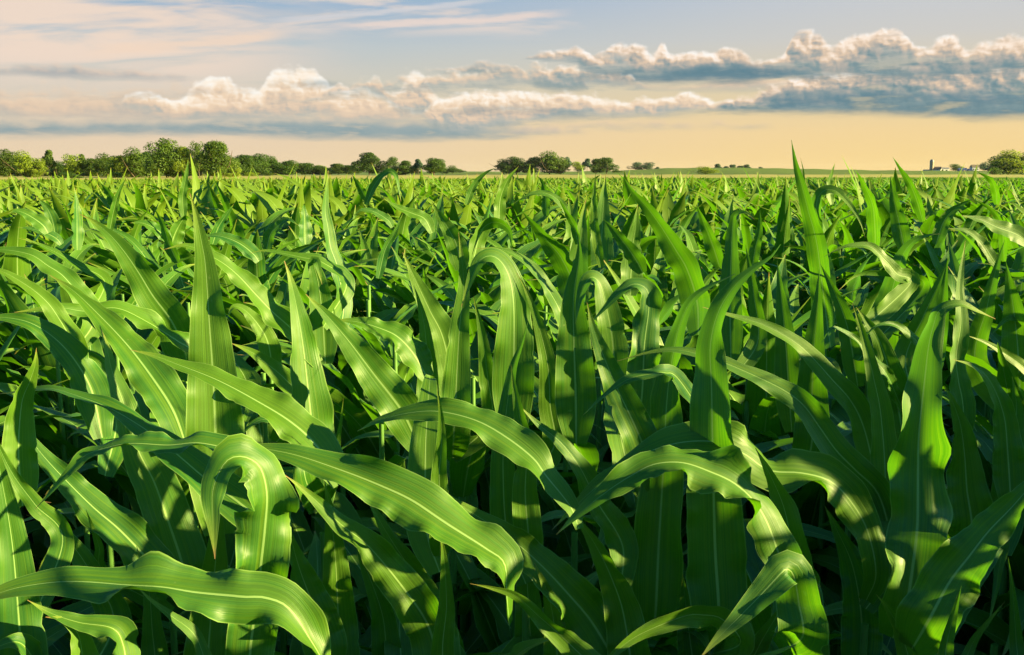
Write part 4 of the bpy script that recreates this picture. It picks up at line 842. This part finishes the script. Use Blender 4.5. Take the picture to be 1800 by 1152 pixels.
for i in range(26):
    px = -30 + i * 25.5 + rsb.uniform(-6, 6)
    ty = float(np.interp(px, [-30, 60, 110, 150, 240, 300, 390, 430, 520, 620], [276, 280, 290, 286, 274, 268, 270, 280, 289, 294])) + rsb.uniform(-3, 4)
    tree(px, ty, float(np.interp(px, [0, 400, 450, 620], [313, 313, 309, 306.5])), 46 + rsb.uniform(-6, 8), ['mid', 'dark', 'mid', 'lime'][i % 4], 'tree in the back rank of the left wood edge, mostly hidden by nearer crowns', group='trees in the back rank of the left wood', shape='full')
for i in range(9):
    px = 634 + i * 20 + rsb.uniform(-5, 5)
    tree(px, 295 + rsb.uniform(-3, 3), 306.5, 34, ['dark', 'mid'][i % 2], 'low bush between and behind the lone trees', cat='bush', name='bush', group='low bushes behind the lone trees', shape='bush')
# ------------------------------------------------------------------ the farm at the right
FD = 900.0
M_CONC = simple('concrete_staves', (.30, .25, .18), .8, .2, .15, .4); M_DOME = simple('dull_metal', (.20, .19, .18), .5, .4, .1, .5)
M_WHITE = simple('white_boards', (.62, .60, .55), .6, .3, .08, .6); M_ROOF = simple('weathered_shingle', (.14, .11, .08), .8, .2, .2, .5)
M_BLUE = simple('blue_sheet', (.045, .07, .16), .5, .4, .15, .4); M_DARK = simple('dark_opening', (.02, .02, .022), .7, .2, .1, 1); M_TAN = simple('tan_boards', (.42, .34, .22), .7, .2, .1, .6)
def box(x0, x1, y0, y1, z0, z1): return [(x0, y0, z0), (x1, y0, z0), (x1, y1, z0), (x0, y1, z0), (x0, y0, z1), (x1, y0, z1), (x1, y1, z1), (x0, y1, z1)], [(0, 3, 2, 1), (4, 5, 6, 7), (0, 1, 5, 4), (1, 2, 6, 5), (2, 3, 7, 6), (3, 0, 4, 7)]
def poly(name, V, Fq, mat, parent):
    me = bpy.data.meshes.new(name); me.from_pydata([tuple(map(float, v)) for v in V], [], Fq); me.materials.append(mat); return link(name, me, parent)
def boxes(name, bs, mat, parent):
    V, Fq = [], []
    for b in bs:
        v, f = box(*b); Fq += [tuple(i + len(V) for i in q) for q in f]; V += v
    return poly(name, V, Fq, mat, parent)
def farm_base(px, by, d=FD):
    p = at(px, by, d); return np.array([p[0], p[1], p[2]])
def silo():
    g = farm_base(1637, 303); root = empty('silo', g); tag(root, 'tall grey silo with a dark domed cap beside the barn', 'silo')
    k = 20; r = 1.75; h = 9.4; prof = [(r, -1.5)]
    for i in range(13): prof += [(r, i * h / 13 + .04), (r * 1.03, i * h / 13 + .10), (r * 1.03, i * h / 13 + .20), (r, i * h / 13 + .26)]
    prof.append((r, h))
    V = [(q * math.cos(i * 2 * math.pi / k), q * math.sin(i * 2 * math.pi / k), z) for q, z in prof for i in range(k)]
    Fq = [(j * k + i, j * k + (i + 1) % k, (j + 1) * k + (i + 1) % k, (j + 1) * k + i) for j in range(len(prof) - 1) for i in range(k)]
    poly('shaft', V, Fq, M_CONC, root)
    prof = [(r * 1.08, h - .1), (r * 1.08, h + .25)] + [(r * 1.02 * math.cos(a), h + .25 + r * 1.1 * math.sin(a)) for a in np.linspace(0, 1.45, 7)]
    V = [(q * math.cos(i * 2 * math.pi / k), q * math.sin(i * 2 * math.pi / k), z) for q, z in prof for i in range(k)]
    Fq = [(j * k + i, j * k + (i + 1) % k, (j + 1) * k + (i + 1) % k, (j + 1) * k + i) for j in range(len(prof) - 1) for i in range(k)] + [tuple(range((len(prof) - 1) * k, len(prof) * k))]
    poly('dome', V, Fq, M_DOME, root); boxes('chute', [(-.35, .35, -r - .55, -r - .02, 0, h)], M_CONC, root)
def barn():
    g = farm_base(1645, 303.5); root = empty('barn', g, R(-28)); tag(root, 'white barn with a steep brown gambrel roof next to the silo', 'barn')
    w, L, e = 3.1, 4.2, 2.6; pr = [(-w, -1), (-w, e), (-w * .62, e + 1.6), (0, e + 2.4), (w * .62, e + 1.6), (w, e), (w, -1)]; n = len(pr)
    V = [(L, a, z) for a, z in pr] + [(-L, a, z) for a, z in pr]; poly('wall', V, [tuple(range(n)), tuple(range(2 * n - 1, n - 1, -1)), (0, n, n + 1, 1), (n - 2, 2 * n - 2, 2 * n - 1, n - 1)], M_WHITE, root)
    o = .22; V, Fq = [], []
    rp = [(-w - o, e - .15), (-w * .62 - .1, e + 1.72), (0, e + 2.56), (w * .62 + .1, e + 1.72), (w + o, e - .15)]
    for x in (L + .3, -L - .3): V += [(x, a, z) for a, z in rp] + [(x, a * .97, z - .1) for a, z in rp]
    for j in range(4): Fq += [(j, j + 10, j + 11, j + 1), (j + 5, j + 6, j + 16, j + 15), (j, j + 1, j + 6, j + 5), (j + 10, j + 15, j + 16, j + 11)]
    poly('roof', V, Fq, M_ROOF, root); boxes('door', [(L + .01, L + .08, -.9, .9, -1, 1.9)], M_DARK, root); boxes('loft_door', [(L + .01, L + .08, -.5, .5, e + .5, e + 1.5)], M_DARK, root)
def shed(px, by, wpx, hpx, wallm, roofm, label, cat, name, doors, roof_h=.4, dep=5.0, wins=()):
    g = farm_base(px, by); root = empty(name, g); tag(root, label, cat); w = wpx * FD / F / 2; h = 1.3 * hpx * FD / F
    boxes('wall', [(-w, w, 0, dep, -1.2, h)], wallm, root); rh = h * roof_h
    V = [(-w - .25, -.3, h - .03), (w + .25, -.3, h - .03), (w + .25, dep + .3, h - .03), (-w - .25, dep + .3, h - .03), (-w - .25, dep / 2, h + rh), (w + .25, dep / 2, h + rh)]
    poly('roof', V, [(0, 1, 5, 4), (2, 3, 4, 5), (0, 4, 3), (1, 2, 5), (0, 3, 2, 1)], roofm, root)
    for a, b, z, m in doors: boxes('door', [(a * w, b * w, -.07, -.01, -1.0, z * h)], m, root)
    for a, b in wins:
        f = boxes('window', [(a * w, b * w, -.06, -.01, h * .45, h * .8)], M_WHITE, root); boxes('pane', [(a * w + .1, b * w - .1, -.09, -.065, h * .5, h * .75)], M_DARK, f)
silo(); barn()
shed(1660, 303.5, 17, 5, M_WHITE, M_DOME, 'long low white shed between the barn and the flat topped tree', 'shed', 'shed', [(-.75, -.25, .8, M_DARK), (.3, .6, .7, M_DARK)], .35)
shed(1629, 303.5, 9, 2.6, M_WHITE, M_DOME, 'small white lean-to left of the silo', 'shed', 'shed', [(-.3, .2, .8, M_DARK)], .5, 3)
shed(1693, 305.5, 14, 5.2, M_BLUE, M_BLUE, 'dark blue machine shed with a pale door', 'shed', 'shed', [(.1, .5, .8, M_TAN)], .45)
shed(1707, 305.5, 9, 4.6, M_BLUE, M_BLUE, 'smaller dark blue shed beside the white house', 'shed', 'shed', [(-.5, -.1, .8, M_TAN)], .45, 4)
shed(1715, 303.0, 12, 6.5, M_WHITE, M_ROOF, 'white farmhouse with a dark pitched roof by the bluish trees', 'house', 'house', [(-.15, .15, .5, M_DARK)], .55, 6, [(-.8, -.4), (.4, .8)])
# ------------------------------------------------------------------ the evening air
def haze():
    m, g, out = material('evening_air'); v = g.new('ShaderNodeVolumePrincipled')
    g.put(v.inputs['Color'], (.80, .86, .95)); v.inputs['Density'].default_value = .00002; v.inputs['Anisotropy'].default_value = .2
    g.l.new(v.outputs[0], out.inputs['Volume'])
    Vv, Fq = box(-3100, 3100, -3100, 3100, -2.3, 19.0)
    o = poly('haze', Vv, Fq, m, None); tag(o, kind='stuff')
haze()
